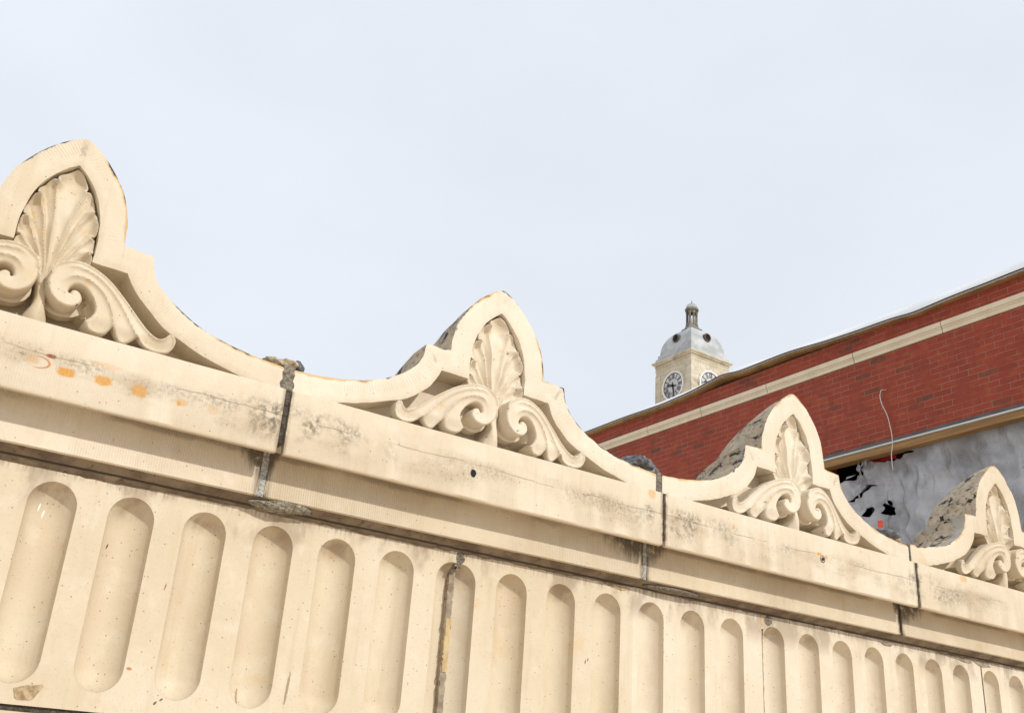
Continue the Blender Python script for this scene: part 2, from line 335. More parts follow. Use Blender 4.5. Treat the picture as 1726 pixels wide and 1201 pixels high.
# ---------------------------------------------------------------- object helpers
def tag(o, label=None, cat=None, group=None, kind=None):
    if label: o['label'] = label
    if cat: o['category'] = cat
    if group: o['group'] = group
    if kind: o['kind'] = kind
    return o
def mk(name, V, Fc, mats, parent=None, smooth=None, mi=None, uv=None):
    me = bpy.data.meshes.new(name); me.from_pydata([tuple(map(float, v)) for v in V], [], [tuple(map(int, f)) for f in Fc]); me.validate(); me.update()
    for q in (mats if isinstance(mats, (list, tuple)) else [mats]): me.materials.append(MAT[q])
    if mi is not None and len(me.polygons) == len(mi): me.polygons.foreach_set('material_index', [int(i) for i in mi])
    if uv is not None:
        l = me.uv_layers.new(name='UVMap'); vi = np.empty(len(me.loops), int); me.loops.foreach_get('vertex_index', vi)
        l.data.foreach_set('uv', np.asarray(uv, float)[vi].ravel())
    if smooth is not None:
        me.shade_smooth(); me.set_sharp_from_angle(angle=R(smooth))
    o = bpy.data.objects.new(name, me); col.objects.link(o)
    if parent: o.parent = parent
    return o
class MB:
    def __init__(s): s.b = bmesh.new()
    def box(s, x0, x1, y0, y1, z0, z1, bev=0.0, M_=None):
        r = bmesh.ops.create_cube(s.b, size=1); v = r['verts']
        bmesh.ops.scale(s.b, vec=(x1-x0, y1-y0, z1-z0), verts=v); bmesh.ops.translate(s.b, vec=((x0+x1)/2, (y0+y1)/2, (z0+z1)/2), verts=v)
        if bev: 
            e = list({e for q in v for e in q.link_edges})
            g = bmesh.ops.bevel(s.b, geom=e, offset=bev, segments=2, profile=.5, affect='EDGES'); v = g['verts'] 
        if M_: bmesh.ops.transform(s.b, matrix=M_, verts=v)
        return s
    def add(s, V, Fc):
        vs = [s.b.verts.new(q) for q in V]
        for f in Fc:
            try: s.b.faces.new([vs[i] for i in f])
            except ValueError: pass
        return s
    def prism(s, prof, x0, x1, axis='x'):
        """profile points (y,z) swept along x (or (x,z) along y)"""
        n = len(prof); V = []
        for t in (x0, x1):
            for a, b in prof: V.append((t, a, b) if axis == 'x' else (a, t, b))
        Fc = [(i, (i+1) % n, n+(i+1) % n, n+i) for i in range(n)]+[tuple(range(n))[::-1], tuple(range(n, 2*n))]
        return s.add(V, Fc)
    def lathe(s, prof, c, seg=24, M_=None, rot=0.0):
        V = []; n = len(prof)
        for k in range(seg):
            a = 2*math.pi*k/seg+rot
            for r, z in prof: V.append((c[0]+r*math.cos(a), c[1]+r*math.sin(a), c[2]+z))
        Fc = []
        for k in range(seg):
            k2 = (k+1) % seg
            for i in range(n-1): Fc.append((k*n+i, k2*n+i, k2*n+i+1, k*n+i+1))
        Fc.append(tuple(k*n for k in range(seg))[::-1]); Fc.append(tuple(k*n+n-1 for k in range(seg)))
        if M_: V = [tuple(M_ @ Vector(v)) for v in V]
        return s.add(V, Fc)
    def obj(s, name, mat, parent=None, smooth=None):
        bmesh.ops.recalc_face_normals(s.b, faces=s.b.faces)
        me = bpy.data.meshes.new(name); s.b.to_mesh(me); s.b.free()
        me.materials.append(MAT[mat])
        if smooth: me.shade_smooth(); me.set_sharp_from_angle(angle=R(smooth))
        o = bpy.data.objects.new(name, me); col.objects.link(o)
        if parent: o.parent = parent
        return o
def tube(pts, r, seg=8, taper=None):
    b = MB(); V = []; Fc = []; n = len(pts); P_ = [Vector(p) for p in pts]
    for i, p in enumerate(P_):
        d = (P_[min(i+1, n-1)]-P_[max(i-1, 0)]).normalized(); a = d.orthogonal().normalized() if i == 0 else (a-d*a.dot(d)).normalized(); c = d.cross(a)
        rr = r*(taper(i/(n-1)) if taper else 1)
        for k in range(seg):
            t = 2*math.pi*k/seg; V.append(p+a*math.cos(t)*rr+c*math.sin(t)*rr)
    for i in range(n-1):
        for k in range(seg): Fc.append((i*seg+k, i*seg+(k+1) % seg, (i+1)*seg+(k+1) % seg, (i+1)*seg+k))
    Fc.append(tuple(range(seg))[::-1]); Fc.append(tuple((n-1)*seg+k for k in range(seg)))
    return b.add(V, Fc)
def empty(name, loc):
    o = bpy.data.objects.new(name, None); o.location = loc; col.objects.link(o); return o

# 2-D curve helpers
def catmull(P_, step):
    P_ = np.array(P_, float); out = []
    Q = np.vstack([2*P_[0]-P_[1], P_, 2*P_[-1]-P_[-2]])
    for i in range(1, len(Q)-2):
        a, b, c, d = Q[i-1], Q[i], Q[i+1], Q[i+2]; n = max(1, int(round(np.linalg.norm(c-b)/step)))
        for k in range(n):
            t = k/n; out.append(.5*((2*b)+(-a+c)*t+(2*a-5*b+4*c-d)*t*t+(-a+3*b-3*c+d)*t**3))
    out.append(P_[-1]); return np.array(out)
def curve(parts, step):
    out = []
    for p in parts:
        c = catmull(p, step); out.append(c if not len(out) else c[1:] if np.allclose(out[-1][-1], c[0]) else c)
    return np.vstack(out)
def seg_dist(P_, L, closed=False):
    """distance from points to polyline, and arclength at the nearest point"""
    P_ = np.asarray(P_, float); A = L if not closed else L; B = np.roll(L, -1, 0)
    if not closed: A, B = L[:-1], L[1:]
    s0 = np.concatenate([[0], np.cumsum(np.linalg.norm(B-A, axis=1))])[:-1]
    D = np.full(len(P_), 1e9); S = np.zeros(len(P_))
    for a, b, s in zip(A, B, s0):
        ab = b-a; l2 = ab@ab
        if l2 < 1e-14: continue
        t = np.clip(((P_-a)@ab)/l2, 0, 1); d = np.hypot(*(P_-a-np.outer(t, ab)).T)
        m_ = d < D; D[m_] = d[m_]; S[m_] = s+t[m_]*math.sqrt(l2)
    return D, S
def inside(P_, L):
    P_ = np.asarray(P_); x, y = P_[:, 0], P_[:, 1]; c = np.zeros(len(P_), bool)
    x1, y1 = L[:, 0], L[:, 1]; x2, y2 = np.roll(x1, -1), np.roll(y1, -1)
    for a, b, d, e in zip(x1, y1, x2, y2):
        if b == e: continue
        k = ((b > y) != (e > y)) & (x < (d-a)*(y-b)/(e-b)+a); c ^= k
    return c
def tri_region(outline, holes, sp, inner=True):
    """triangulate outline minus holes; returns verts 2d, faces, and boundary index loops"""
    pts = [tuple(p) for p in outline]; edges = [(i, (i+1) % len(outline)) for i in range(len(outline))]
    for h in holes:
        o = len(pts); pts += [tuple(p) for p in h]; edges += [(o+i, o+(i+1) % len(h)) for i in range(len(h))]
    if inner:
        mn, mxx = outline.min(0), outline.max(0)
        gx = np.arange(mn[0]+sp/2, mxx[0], sp); gy = np.arange(mn[1]+sp/2, mxx[1], sp*.87)
        G = np.array([(x+(sp/2 if j % 2 else 0), y) for j, y in enumerate(gy) for x in gx])
        ok = inside(G, outline)
        for h in holes: ok &= ~inside(G, h)
        G = G[ok]
        if len(G):
            d = seg_dist(G, outline, True)[0]
            for h in holes: d = np.minimum(d, seg_dist(G, h, True)[0])
            pts += [tuple(p) for p in G[d > sp*.45]]
    r = delaunay_2d_cdt([Vector(p) for p in pts], edges, [], 0, 1e-7)
    V = np.array([tuple(v) for v in r[0]]); T = np.array([tuple(f) for f in r[2] if len(f) == 3])
    C_ = V[T].mean(1); ok = inside(C_, outline)
    for h in holes: ok &= ~inside(C_, h)
    T = T[ok]
    a, b, c = V[T[:, 0]], V[T[:, 1]], V[T[:, 2]]
    ar = (b[:, 0]-a[:, 0])*(c[:, 1]-a[:, 1])-(b[:, 1]-a[:, 1])*(c[:, 0]-a[:, 0])
    T = T[np.abs(ar) > 1e-12]; ar = ar[np.abs(ar) > 1e-12]
    T[ar < 0] = T[ar < 0][:, ::-1]
    return V, T
def bedges(T):
    cnt = {}
    for t in T:
        for i in range(3):
            a, b = int(t[i]), int(t[(i+1) % 3])
            if (b, a) in cnt: del cnt[(b, a)]
            else: cnt[(a, b)] = 1
    return list(cnt)
def relief(outline, hf, yback, sp, holes=(), close=False):
    """front surface y=hf(x,z) over the outline, walls back to yback(x,z). Facing -Y."""
    V2, T = tri_region(outline, list(holes), sp)
    y = hf(V2[:, 0], V2[:, 1]); V = np.column_stack([V2[:, 0], y, V2[:, 1]])
    Fc = [tuple(t) for t in T]; mi = [0]*len(Fc)
    be = bedges(T); ids = sorted({i for e in be for i in e}); mp_ = {i: len(V)+k for k, i in enumerate(ids)}
    yb = yback(V2[ids, 0], V2[ids, 1]) if callable(yback) else np.full(len(ids), yback)
    V = np.vstack([V, np.column_stack([V2[ids, 0], yb, V2[ids, 1]])])
    for a, b in be: Fc.append((b, a, mp_[a], mp_[b])); mi.append(1)
    if close:
        o = len(V); bk = {i: mp_.get(i, o+k) for k, i in enumerate(range(len(V2)))}
        V = np.vstack([V, np.column_stack([V2[:, 0], yback(V2[:, 0], V2[:, 1]), V2[:, 1]])])
        for t in T: Fc.append((bk[int(t[0])], bk[int(t[2])], bk[int(t[1])])); mi.append(1)
    return V, Fc, mi, V2, ids

# ================================================================ SETTING
g = MB(); g.box(-900, 900, -900, 900, -2.9, -2.68); tag(g.obj('ground', 'ground'), kind='structure')

# ================================================================ PARAPET
L = 1.5
wall = empty('parapet_wall', (0, .5, -2.68))
tag(wall, 'cream painted stone parapet with four leaf crests over a fluted band', 'parapet')
def child(o, par=None):
    """parent to the wall keeping coordinates written in world space"""
    p = par or wall; o.parent = p; o.matrix_parent_inverse = Matrix.Identity(4)
    if p is wall: o.location = Vector(o.location)-wall.location
    return o
YC = .03
rnd = np.random.default_rng(3)
def sm(a, b, x): t = np.clip((x-a)/(b-a), 0, 1); return t*t*(3-2*t)

# crest outlines, local x centred, z from the ledge
oR = [[(0, .600), (.018, .595), (.045, .579), (.085, .546), (.13, .496), (.165, .44), (.187, .375), (.196, .306)],
      [(.196, .306), (.289, .301)],
      [(.289, .301), (.300, .250), (.33, .205), (.39, .158), (.47, .120), (.56, .097), (.66, .083), (.742, .078)]]
nR = [[(0, .510), (.03, .487), (.06, .455), (.086, .415), (.104, .365), (.113, .31), (.116, .27), (.114, .226)],
      [(.114, .226), (.223, .225)],
      [(.223, .225), (.247, .175), (.285, .134), (.341, .093), (.396, .071), (.478, .040), (.603, .009), (.66, -.005), (.70, -.02)]]
def mirror_curve(parts, step):
    r = curve(parts, step); l = r[::-1].copy(); l[:, 0] *= -1
    return np.vstack([l[:-1], r])
OUT = mirror_curve(oR, .008); NIC = mirror_curve(nR, .008)
frame_outline = np.vstack([OUT, [(.742, -.02)], NIC[::-1], [(-.742, -.02)]])
def jitter(Lp, amp, seed):
    r = np.random.default_rng(seed); n = len(Lp); k = r.normal(size=(n, 2)); 
    k = (k+np.roll(k, 1, 0)+np.roll(k, -1, 0)+np.roll(k, 2, 0))/2
    o = Lp+k*amp; e = np.abs(Lp[:, 0]) > .735; o[e] = Lp[e]; return o

# scroll (right hand), local
sc_parts = [
 [(.021, .143), (.024, .160), (.038, .176), (.069, .190), (.101, .193), (.142, .184), (.175, .171), (.207, .151), (.243, .124), (.272, .099), (.302, .073), (.325, .058), (.345, .053), (.358, .060)],
 [(.358, .060), (.366, .071), (.379, .069), (.386, .056), (.385, .037), (.374, .020), (.350, .013), (.320, .017), (.299, .027), (.284, .042)],
 [(.284, .042), (.268, .024), (.251, .012), (.236, .015), (.222, .032), (.212, .047)],
 [(.212, .047), (.198, .024), (.180, .014), (.160, .013), (.145, .020), (.135, .036)],
 [(.135, .036), (.148, .052), (.154, .071), (.148, .092), (.130, .115), (.108, .128), (.090, .127), (.079, .117), (.075, .103)],
 [(.075, .103), (.081, .100), (.086, .110), (.096, .113), (.107, .107), (.114, .094), (.113, .080), (.101, .066), (.084, .058), (.060, .060), (.036, .076), (.023, .098), (.019, .119), (.021, .143)]]
SC = curve(sc_parts, .0035)[:-1]
ridge1 = curve([[(.211, .045), (.203, .070), (.191, .094), (.167, .123), (.136, .142), (.102, .150), (.074, .143), (.056, .128)]], .004)
ridge2 = curve([[(.284, .040), (.262, .064), (.230, .102), (.190, .139), (.148, .162), (.108, .173), (.071, .174), (.042, .160)]], .004)
rim = curve(sc_parts[:2], .004)
eye = (.090, .098)
def sc_h(x, z):
    P_ = np.column_stack([x, z])
    de = seg_dist(P_, SC, True)[0]; d1 = seg_dist(P_, ridge1)[0]; d2 = seg_dist(P_, ridge2)[0]; dr = seg_dist(P_, rim)[0]
    base = .004+.044*(1-sm(.08, .30, x))
    r = np.hypot(x-eye[0], z-eye[1])
    fade = sm(.045, .09, x); h = base+.012*np.exp(-d1/.0055)*fade+.010*np.exp(-d2/.0055)*fade+.010*np.exp(-(dr/.0055)**2)-.003
    h -= .006*sm(.0, .055, .06-r)
    lob = (1-sm(.02, .06, z))*sm(.12, .14, x)
    h -= .010*lob
    tail = sm(.33, .375, x); h += tail*.010
    h -= .007*(1-np.clip(de/.006, 0, 1))**2
    return YC-h
def core_outline():
    a = np.linspace(0, 2*np.pi, 60, endpoint=False)
    return np.column_stack([.074+(.060+.004*np.cos(a))*np.cos(a), .096+.046*np.sin(a)])
def core_h(x, z):
    r = np.hypot((x-.076)/.064, (z-.096)/.05); return YC+.030-.010*np.clip(1-r**2, 0, 1)
YB = YC+.100
def scroll_mesh():
    yb = lambda x, z: YC+.062-.042*sm(.115, .165, x)+0*z
    V, Fc, mi, V2, ids = relief(SC, sc_h, yb, .0036, close=True)
    V2_, F2, mi2, _, _ = relief(core_outline(), core_h, lambda x, z: YC+.0625+0*x, .005, close=True)
    cc = curve([[(.10, .10), (.13, .062), (.17, .052), (.21, .060), (.27, .052), (.33, .040), (.352, .048), (.33, .054), (.302, .068), (.272, .092), (.243, .116), (.207, .143), (.16, .168), (.10, .18), (.05, .16), (.045, .12), (.10, .10)]], .01)[:-1]
    V3, F3, _, _, _ = relief(cc, lambda x, z: YC+.012+.03*(x < .13), YB+.004, .012)
    out = np.vstack([V, V2_, V3])
    return out, Fc+[tuple(i+len(V) for i in f) for f in F2]+[tuple(i+len(V)+len(V2_) for i in f) for f in F3]
SV, SF = scroll_mesh()
# palmette
pR = [[(0, .500), (.018, .491), (.036, .473), (.047, .455), (.042, .444)], [(.042, .444), (.056, .447), (.071, .433), (.084, .408), (.089, .388), (.080, .380)],
      [(.080, .380), (.094, .378), (.103, .358), (.109, .330), (.108, .310), (.096, .302)], [(.096, .302), (.110, .298), (.114, .276), (.112, .254), (.098, .247)],
      [(.098, .247), (.110, .240), (.110, .214), (.092, .190), (.060, .172), (.034, .150), (.020, .125), (.014, .098), (.013, .072), (.019, .048), (.030, .026), (.034, .004), (.034, -.02)]]
pal_r = curve(pR, .004); pal_l = pal_r[::-1].copy(); pal_l[:, 0] *= -1
PAL = np.vstack([pal_l[:-1], pal_r])
pr = [[(.042, .444), (.036, .40), (.020, .31), (.009, .2), (.004, .12)], [(.080, .380), (.052, .33), (.032, .26), (.015, .19), (.007, .12)],
      [(.096, .302), (.070, .272), (.040, .22), (.020, .17), (.010, .12)], [(.098, .247), (.060, .218), (.036, .185), (.018, .15), (.011, .12)]]
pmid = [[(.072, .425), (.045, .345), (.026, .27), (.012, .19)], [(.098, .345), (.062, .290), (.035, .235), (.016, .17)], [(.104, .27), (.07, .238), (.04, .20), (.018, .16)]]
def pal_h(x, z):
    ax = np.abs(x)+.0015*np.sin(z*40); P_ = np.column_stack([ax, z])
    de = seg_dist(np.column_stack([x, z]), PAL, True)[0]
    h = np.zeros(len(x))
    for i, c_ in enumerate(pr): 
        d = seg_dist(P_, curve([c_], .008))[0]; h = np.maximum(h, (.0145-.001*i)*np.exp(-(d/.0070)**1.1)*(1-.5*sm(.44, .30, z)*0))
    for c_ in pmid:
        d = seg_dist(P_, curve([c_], .008))[0]; h -= .004*np.exp(-(d/.006)**2)
    up_ = sm(.14, .24, z)
    curl = (.022+.012*np.sin(z*61+x*47+1))*np.exp(-(de/.0125)**1.6)*up_
    h = h+curl
    h += .012*np.exp(-(x/.035)**2)*(1-up_*.6)                      # raised centre
    h -= .016*np.exp(-((z-.452)/.035)**2-(x/.03)**2)                # hollow under the tip
    h += .026*np.exp(-((z-.05)/.07)**2)*(1-(np.clip(ax/.035, 0, 1))**2*.8)
    h -= .006*(1-np.clip(de/.004, 0, 1))**2
    return YC+.034-h
PV_, PF_, _, _, _ = relief(PAL, pal_h, YB+.004, .0034)

def crest(i):
    cx = i*L-.75; LN = {0: .010, 2: .018, 3: .016}.get(i, 0)
    def lean(x, z):
        x = x+LN*sm(.30, .60, z)
        if i == 0: x = x+(1-sm(.22, .45, np.abs(x)))*(.018-.10*x*sm(.12, .24, z))
        return x
    ol = jitter(frame_outline, .00045+.0002*i, 30+i); ol[:, 0] = lean(ol[:, 0], ol[:, 1])
    def hf(x, z):
        de = seg_dist(np.column_stack([x, z]), ol, True)[0]
        return YC+.0035*(1-np.clip(de/.005, 0, 1))**2+.0012*np.sin(x*9+i)*np.cos(z*11)
    n_out = len(OUT)
    dN, _ = None, None
    def yb(x, z):
        P_ = np.column_stack([x, z]); a = seg_dist(P_, ol[:n_out])[0]; b = seg_dist(P_, ol[n_out+1:-1])[0]
        return np.where((a < 1e-4) | (np.abs(x) > .741), YC+.245, np.where(b < 1e-4, YB+.002, YC+.245))
    V, Fc, mi, V2, ids = relief(ol, hf, yb, .014)
    V = [tuple(v) for v in V]; F2 = []; mid = []; ch = {}
    D = .30; TS = (.06, .25, .5, .75, .93, 1.0)
    def chain(a, src):
        if a not in ch:
            x, _, z = V[src]; k = [src]
            for t in TS:
                zt = z*(1-.20*t**1.6)-.012*max(0, t-.9)*10*(z > .05); xt = x if abs(x) > .73 else x*(1-.05*t**2)
                w1_ = .0035*math.sin(x*37+t*5+i)+.003*math.sin(z*51+t*9)
                k.append(len(V)); V.append((xt+w1_*(abs(x) < .73), YC+.004+D*t, zt+w1_*.6*(z > .09)))
            ch[a] = k
        return ch[a]
    for f, m_ in zip(Fc, mi):
        if m_ == 0: F2.append(f); mid.append(0); continue
        if max(V[f[2]][1], V[f[3]][1]) > .2:
            ka, kb = chain(f[2], f[1]), chain(f[3], f[0])
            for j in range(len(TS)): F2.append((kb[j], ka[j], ka[j+1], kb[j+1])); mid.append(1 if abs(V[f[0]][0]) < .741 else 0)
        else: F2.append(f); mid.append(0)
    V = np.array(V); Fc = F2
    P_ = np.column_stack([V[:, 0], V[:, 2]]); d, s = seg_dist(P_, ol[:n_out])
    uv = np.column_stack([s, d])
    o = mk('leaf_crest', V, Fc, ['crest', 'weather'], None, 32, mid, uv)
    o.location = (cx, 0, 0)
    zs = {0: .988, 2: 1.03, 3: 1.045}.get(i, 1.0); o.scale = (1, 1, zs); o.location.z = .008 if i == 3 else 0
    o.location.x += {0: .012, 2: .012, 3: .012}.get(i, 0)
    child(o)
    # back board of the niche and rear face
    bp = ol[:n_out].copy(); bp[:, 1] -= .003; bp = np.vstack([bp, [(.74, -.02), (-.74, -.02)]]); bp[:, 0] *= .97; bp[:, 1] = np.where(bp[:, 1] > 0, bp[:, 1]*.93, bp[:, 1])
    Vb, Tb = tri_region(bp, [], .03)
    VV = np.vstack([np.column_stack([Vb[:, 0], np.full(len(Vb), YB), Vb[:, 1]]), np.column_stack([Vb[:, 0]*.96, np.full(len(Vb), YC+.303), Vb[:, 1]*.82])])
    FF = [tuple(t) for t in Tb]+[tuple((t+len(Vb))[::-1]) for t in Tb]
    child(mk('niche_back', VV, FF, 'carve'), o)
    PQ = PV_.copy(); rr_ = np.random.default_rng(71+i); ph_ = rr_.uniform(0, 6, 6)
    PQ[:, 1] += .004*np.sin(PQ[:, 0]*26+ph_[0])*np.sin(PQ[:, 2]*21+ph_[1])+.0012*np.sin(PQ[:, 0]*90+ph_[2]+PQ[:, 2]*70)
    PQ[:, 2] += .003*np.sin(PQ[:, 0]*60+ph_[4])*sm(.2, .3, PQ[:, 2]); PQ[:, 0] = lean(PQ[:, 0], PQ[:, 2])
    child(mk('palmette', PQ, PF_, 'carve', None, 38), o)
    child(mk('scroll', SV, SF, 'carve', None, 34), o)
    SVm = SV.copy(); SVm[:, 0] *= -1
    if i == 0: SVm[:, 0] += .012
    child(mk('scroll', SVm, [tuple(f[::-1]) for f in SF], 'carve', None, 34), o)
    return o
crests = [crest(i) for i in range(4)]+[crest(4), crest(-1)]
crests[0]['label'] = 'largest leaf crest at the left edge, black scabs along its top'
crests[1]['label'] = 'leaf crest standing clear against the sky in the middle'
crests[2]['label'] = 'leaf crest in front of the red brick wall, flank flaking black'
crests[3]['label'] = 'leaf crest at the right edge in front of the plastic sheet'

# fascia blocks with drip, corona band
def noisy_prism(name, prof, x0, x1, mat, nx, amp, seed):
    """profile (y,z) closed loop; swept with tiny waviness so that arrises are not ruler straight"""
    r = np.random.default_rng(seed); xs = np.linspace(x0, x1, nx); n = len(prof); V = []
    w1 = np.cumsum(r.normal(size=(nx, 2)), 0); w1 -= np.linspace(0, 1, nx)[:, None]*w1[-1]; w1 = w1/max(1, np.abs(w1).max())*amp
    for k, x in enumerate(xs):
        for a, b in prof: V.append((x, a+w1[k, 0]+r.normal()*amp*.12, b+w1[k, 1]+r.normal()*amp*.12))
    Fc = []
    for k in range(nx-1):
        for i in range(n): Fc.append((k*n+i, k*n+(i+1) % n, (k+1)*n+(i+1) % n, (k+1)*n+i))
    Fc += [tuple(range(n))[::-1], tuple((nx-1)*n+i for i in range(n))]
    o = mk(name, V, Fc, mat, None, 35); return o
def fix(o):
    b = bmesh.new(); b.from_mesh(o.data); bmesh.ops.recalc_face_normals(b, faces=b.faces); b.to_mesh(o.data); b.free()
    o.data.shade_smooth(); o.data.set_sharp_from_angle(angle=R(35)); return o
gaps = {0: .021, 1: .016, 2: .018, 3: .018, -1: .018}
fas = []
for i in (0, 1, 2, 3, 4, -1):
    x0 = (i-1)*L+gaps.get(i-1, .018)/2; x1 = i*L-gaps.get(i, .018)/2
    prof = [(.0035, 0), (0, -.0035), (0, -.194), (.004, -.1997), (.017, -.2005), (.022, -.168), (.30, -.168), (.30, 0)]
    o = fix(noisy_prism('fascia_block', prof, x0, x1, 'fascia', 50, .0006, 51+i)); child(o); fas.append(o)
    prof = [(.1045, -.1685), (.1045, -.299), (.1005, -.3005), (.1005, -.307), (.104, -.3095), (.30, -.3095), (.30, -.1685)]
    o = fix(noisy_prism('cornice_band', prof, x0, x1, 'corona', 50, .0005, 60+i)); child(o)
fas[0]['label'] = 'fascia block with a row of orange rust prints'
fas[1]['label'] = 'fascia block with one drilled hole below the middle crest'
fas[2]['label'] = 'fascia block with a rusty bolt socket near its right end'

# drilled hole and bolt socket in the fascia faces (a dark plug recessed in a ring)
def disc_ring(name, x, z, r, par, rusty):
    b = MB(); M_ = Matrix.Translation((x, -.0005, z)) @ Matrix.Rotation(R(90), 4, 'X')
    b.lathe([(r*1.25, -.002), (r*1.2, .0015), (r*1.0, .002), (r*.8, -.006), (r*.001, -.007)], (0, 0, 0), 20, M_)
    o = b.obj(name, 'mortar_dark' if not rusty else 'lead', None, 40); child(o); return o
def pit(name, x, z, rx, rz, mat='black'):
    b = MB(); V = [(x, -.0012, z)]; n = 18; r = np.random.default_rng(int(x*100) % 97)
    for k in range(n):
        a = 2*math.pi*k/n; q = 1+r.normal()*.07; V.append((x+rx*q*math.cos(a), -.0016, z+rz*q*math.sin(a)))
    b.add(V, [(0, 1+k, 1+(k+1) % n) for k in range(n)]); o = b.obj(name, mat); child(o); return o
pit('drilled_hole', .664, -.1115, .0105, .0135)
disc_ring('bolt_socket', 2.372, -.096, .0125, None, True); pit('bolt_hole', 2.372, -.096, .0072, .0072).location.y -= .0012

# bed mortar below the cornice band: sloped fillet
def fillet(name, x0, x1, mat, seed, yo=.0, zt=-.3275):
    r = np.random.default_rng(seed); n = int((x1-x0)/.02); V = []; Fc = []
    xs = np.linspace(x0, x1, n); w1 = np.cumsum(r.normal(size=n))*.0006; w1 -= np.linspace(0, 1, n)*w1[-1]
    for k, x in enumerate(xs):
        j = r.normal()*.0009
        V += [(x, .112+yo, -.3085), (x, .118+yo, -.3135+j*.5), (x, .160+yo, zt+.001+w1[k]+j), (x, .168, zt-.0035+w1[k]*1.5+j*1.5)]
    for k in range(n-1):
        for i in range(3): Fc.append((4*k+i, 4*k+i+1, 4*k+5+i, 4*k+4+i))
    o = mk(name, V, Fc, mat, None, 50); return fix(o)
child(fillet('bed_mortar', -3.0, 6.0, 'mortar_bed', 5))
def lump(name, c, s, mat, seed, amp=.18, sub=3):
    b = bmesh.new(); bmesh.ops.create_icosphere(b, subdivisions=sub, radius=1); r = np.random.default_rng(seed); ph = r.uniform(0, 6, 9); fr = r.uniform(1.5, 4.5, 9)
    for v in b.verts:
        q = v.co; k = 1+amp*(math.sin(q.x*fr[0]+ph[0])+math.sin(q.y*fr[1]+ph[1]+q.z*2)+math.sin(q.z*fr[2]+ph[2]+q.x*3))/1.6+amp*.35*math.sin(q.x*11+q.z*9+ph[3])*math.sin(q.y*10+ph[4])+amp*.22*math.sin(q.x*23+q.y*17+ph[5])*math.sin(q.z*21-q.x*9+ph[6])
        v.co = Vector((q.x*s[0], q.y*s[1], q.z*s[2]))*k+Vector(c)
    me = bpy.data.meshes.new(name); b.to_mesh(me); b.free(); me.materials.append(MAT[mat]); me.shade_smooth()
    o = bpy.data.objects.new(name, me); col.objects.link(o); return o
child(lump('mortar_patch', (.068, .132, -.321), (.082, .030, .014), 'mortar_pad', 3, .22, 5))
child(lump('mortar_patch', (1.66, .14, -.3215), (.13, .032, .009), 'mortar', 4, .10))

# joint fillings
def strip(name, pts, wid, mat, y, seed, th=.02):
    """irregular vertical strip, pts=(x,z) centre line"""
    r = np.random.default_rng(seed); c = catmull(pts, .008); n = len(c); V = []; Fc = []
    for k, (x, z) in enumerate(c):
        w_ = wid*(1+r.normal()*.13)/2; j = r.normal()*.0007
        yy = y(z) if callable(y) else y
        V += [(x-w_, yy+th, z), (x-w_, yy+.002+j, z), (x+j, yy-.001+j, z), (x+w_, yy+.002+j, z), (x+w_, yy+th, z)]
    for k in range(n-1):
        for i in range(4): Fc.append((5*k+i, 5*k+i+1, 5*k+6+i, 5*k+5+i))
    return fix(mk(name, V, Fc, mat, None, 60))
for i, (J, mat, mb) in enumerate(((0, 'mortar_dark', 'mortar_pale'), (L, 'mortar_dark', 'mortar_pale'), (2*L, 'mortar_dark', 'mortar_dark'), (3*L, 'mortar_dark', 'mortar_dark'), (-L, 'mortar_dark', 'mortar_dark'))):
    child(strip('joint_filling', [(J, 0.0), (J, -.10), (J, -.167)], .024, mat, .008, 70+i))
    child(strip('joint_filling', [(J, -.167), (J-.001, -.24), (J-.003, -.31)], .026 if i < 2 else .02, mb, .104 if i < 2 else .112, 80+i))
    child(strip('joint_filling', [(J, .085), (J, .05), (J, -.01)], .024 if i else .034, 'mortar' if i < 2 else 'mortar_dark', YC-.003 if i < 2 else YC+.004, 90+i))
child(lump('mortar_patch', (.0, YC+.003, .022), (.021, .010, .022), 'mortar', 9, .12))
# caps of old flashing over the crest joints
child(lump('joint_cap', (-.015, .10, .104), (.042, .05, .022), 'weather', 21, .30, 4))
child(lump('joint_cap', (.048, .12, .098), (.036, .05, .022), 'lead', 22, .35, 4))
child(lump('joint_cap', (1.44, .10, .118), (.050, .06, .028), 'lead', 23, .30, 4))
child(lump('joint_cap', (1.505, .11, .102), (.050, .05, .026), 'lead', 24, .32, 4))
child(lump('joint_cap', (2.91, .11, .125), (.075, .06, .024), 'lead', 25, .3))
child(lump('joint_cap', (2.99, .12, .108), (.055, .05, .022), 'weather', 26, .3))

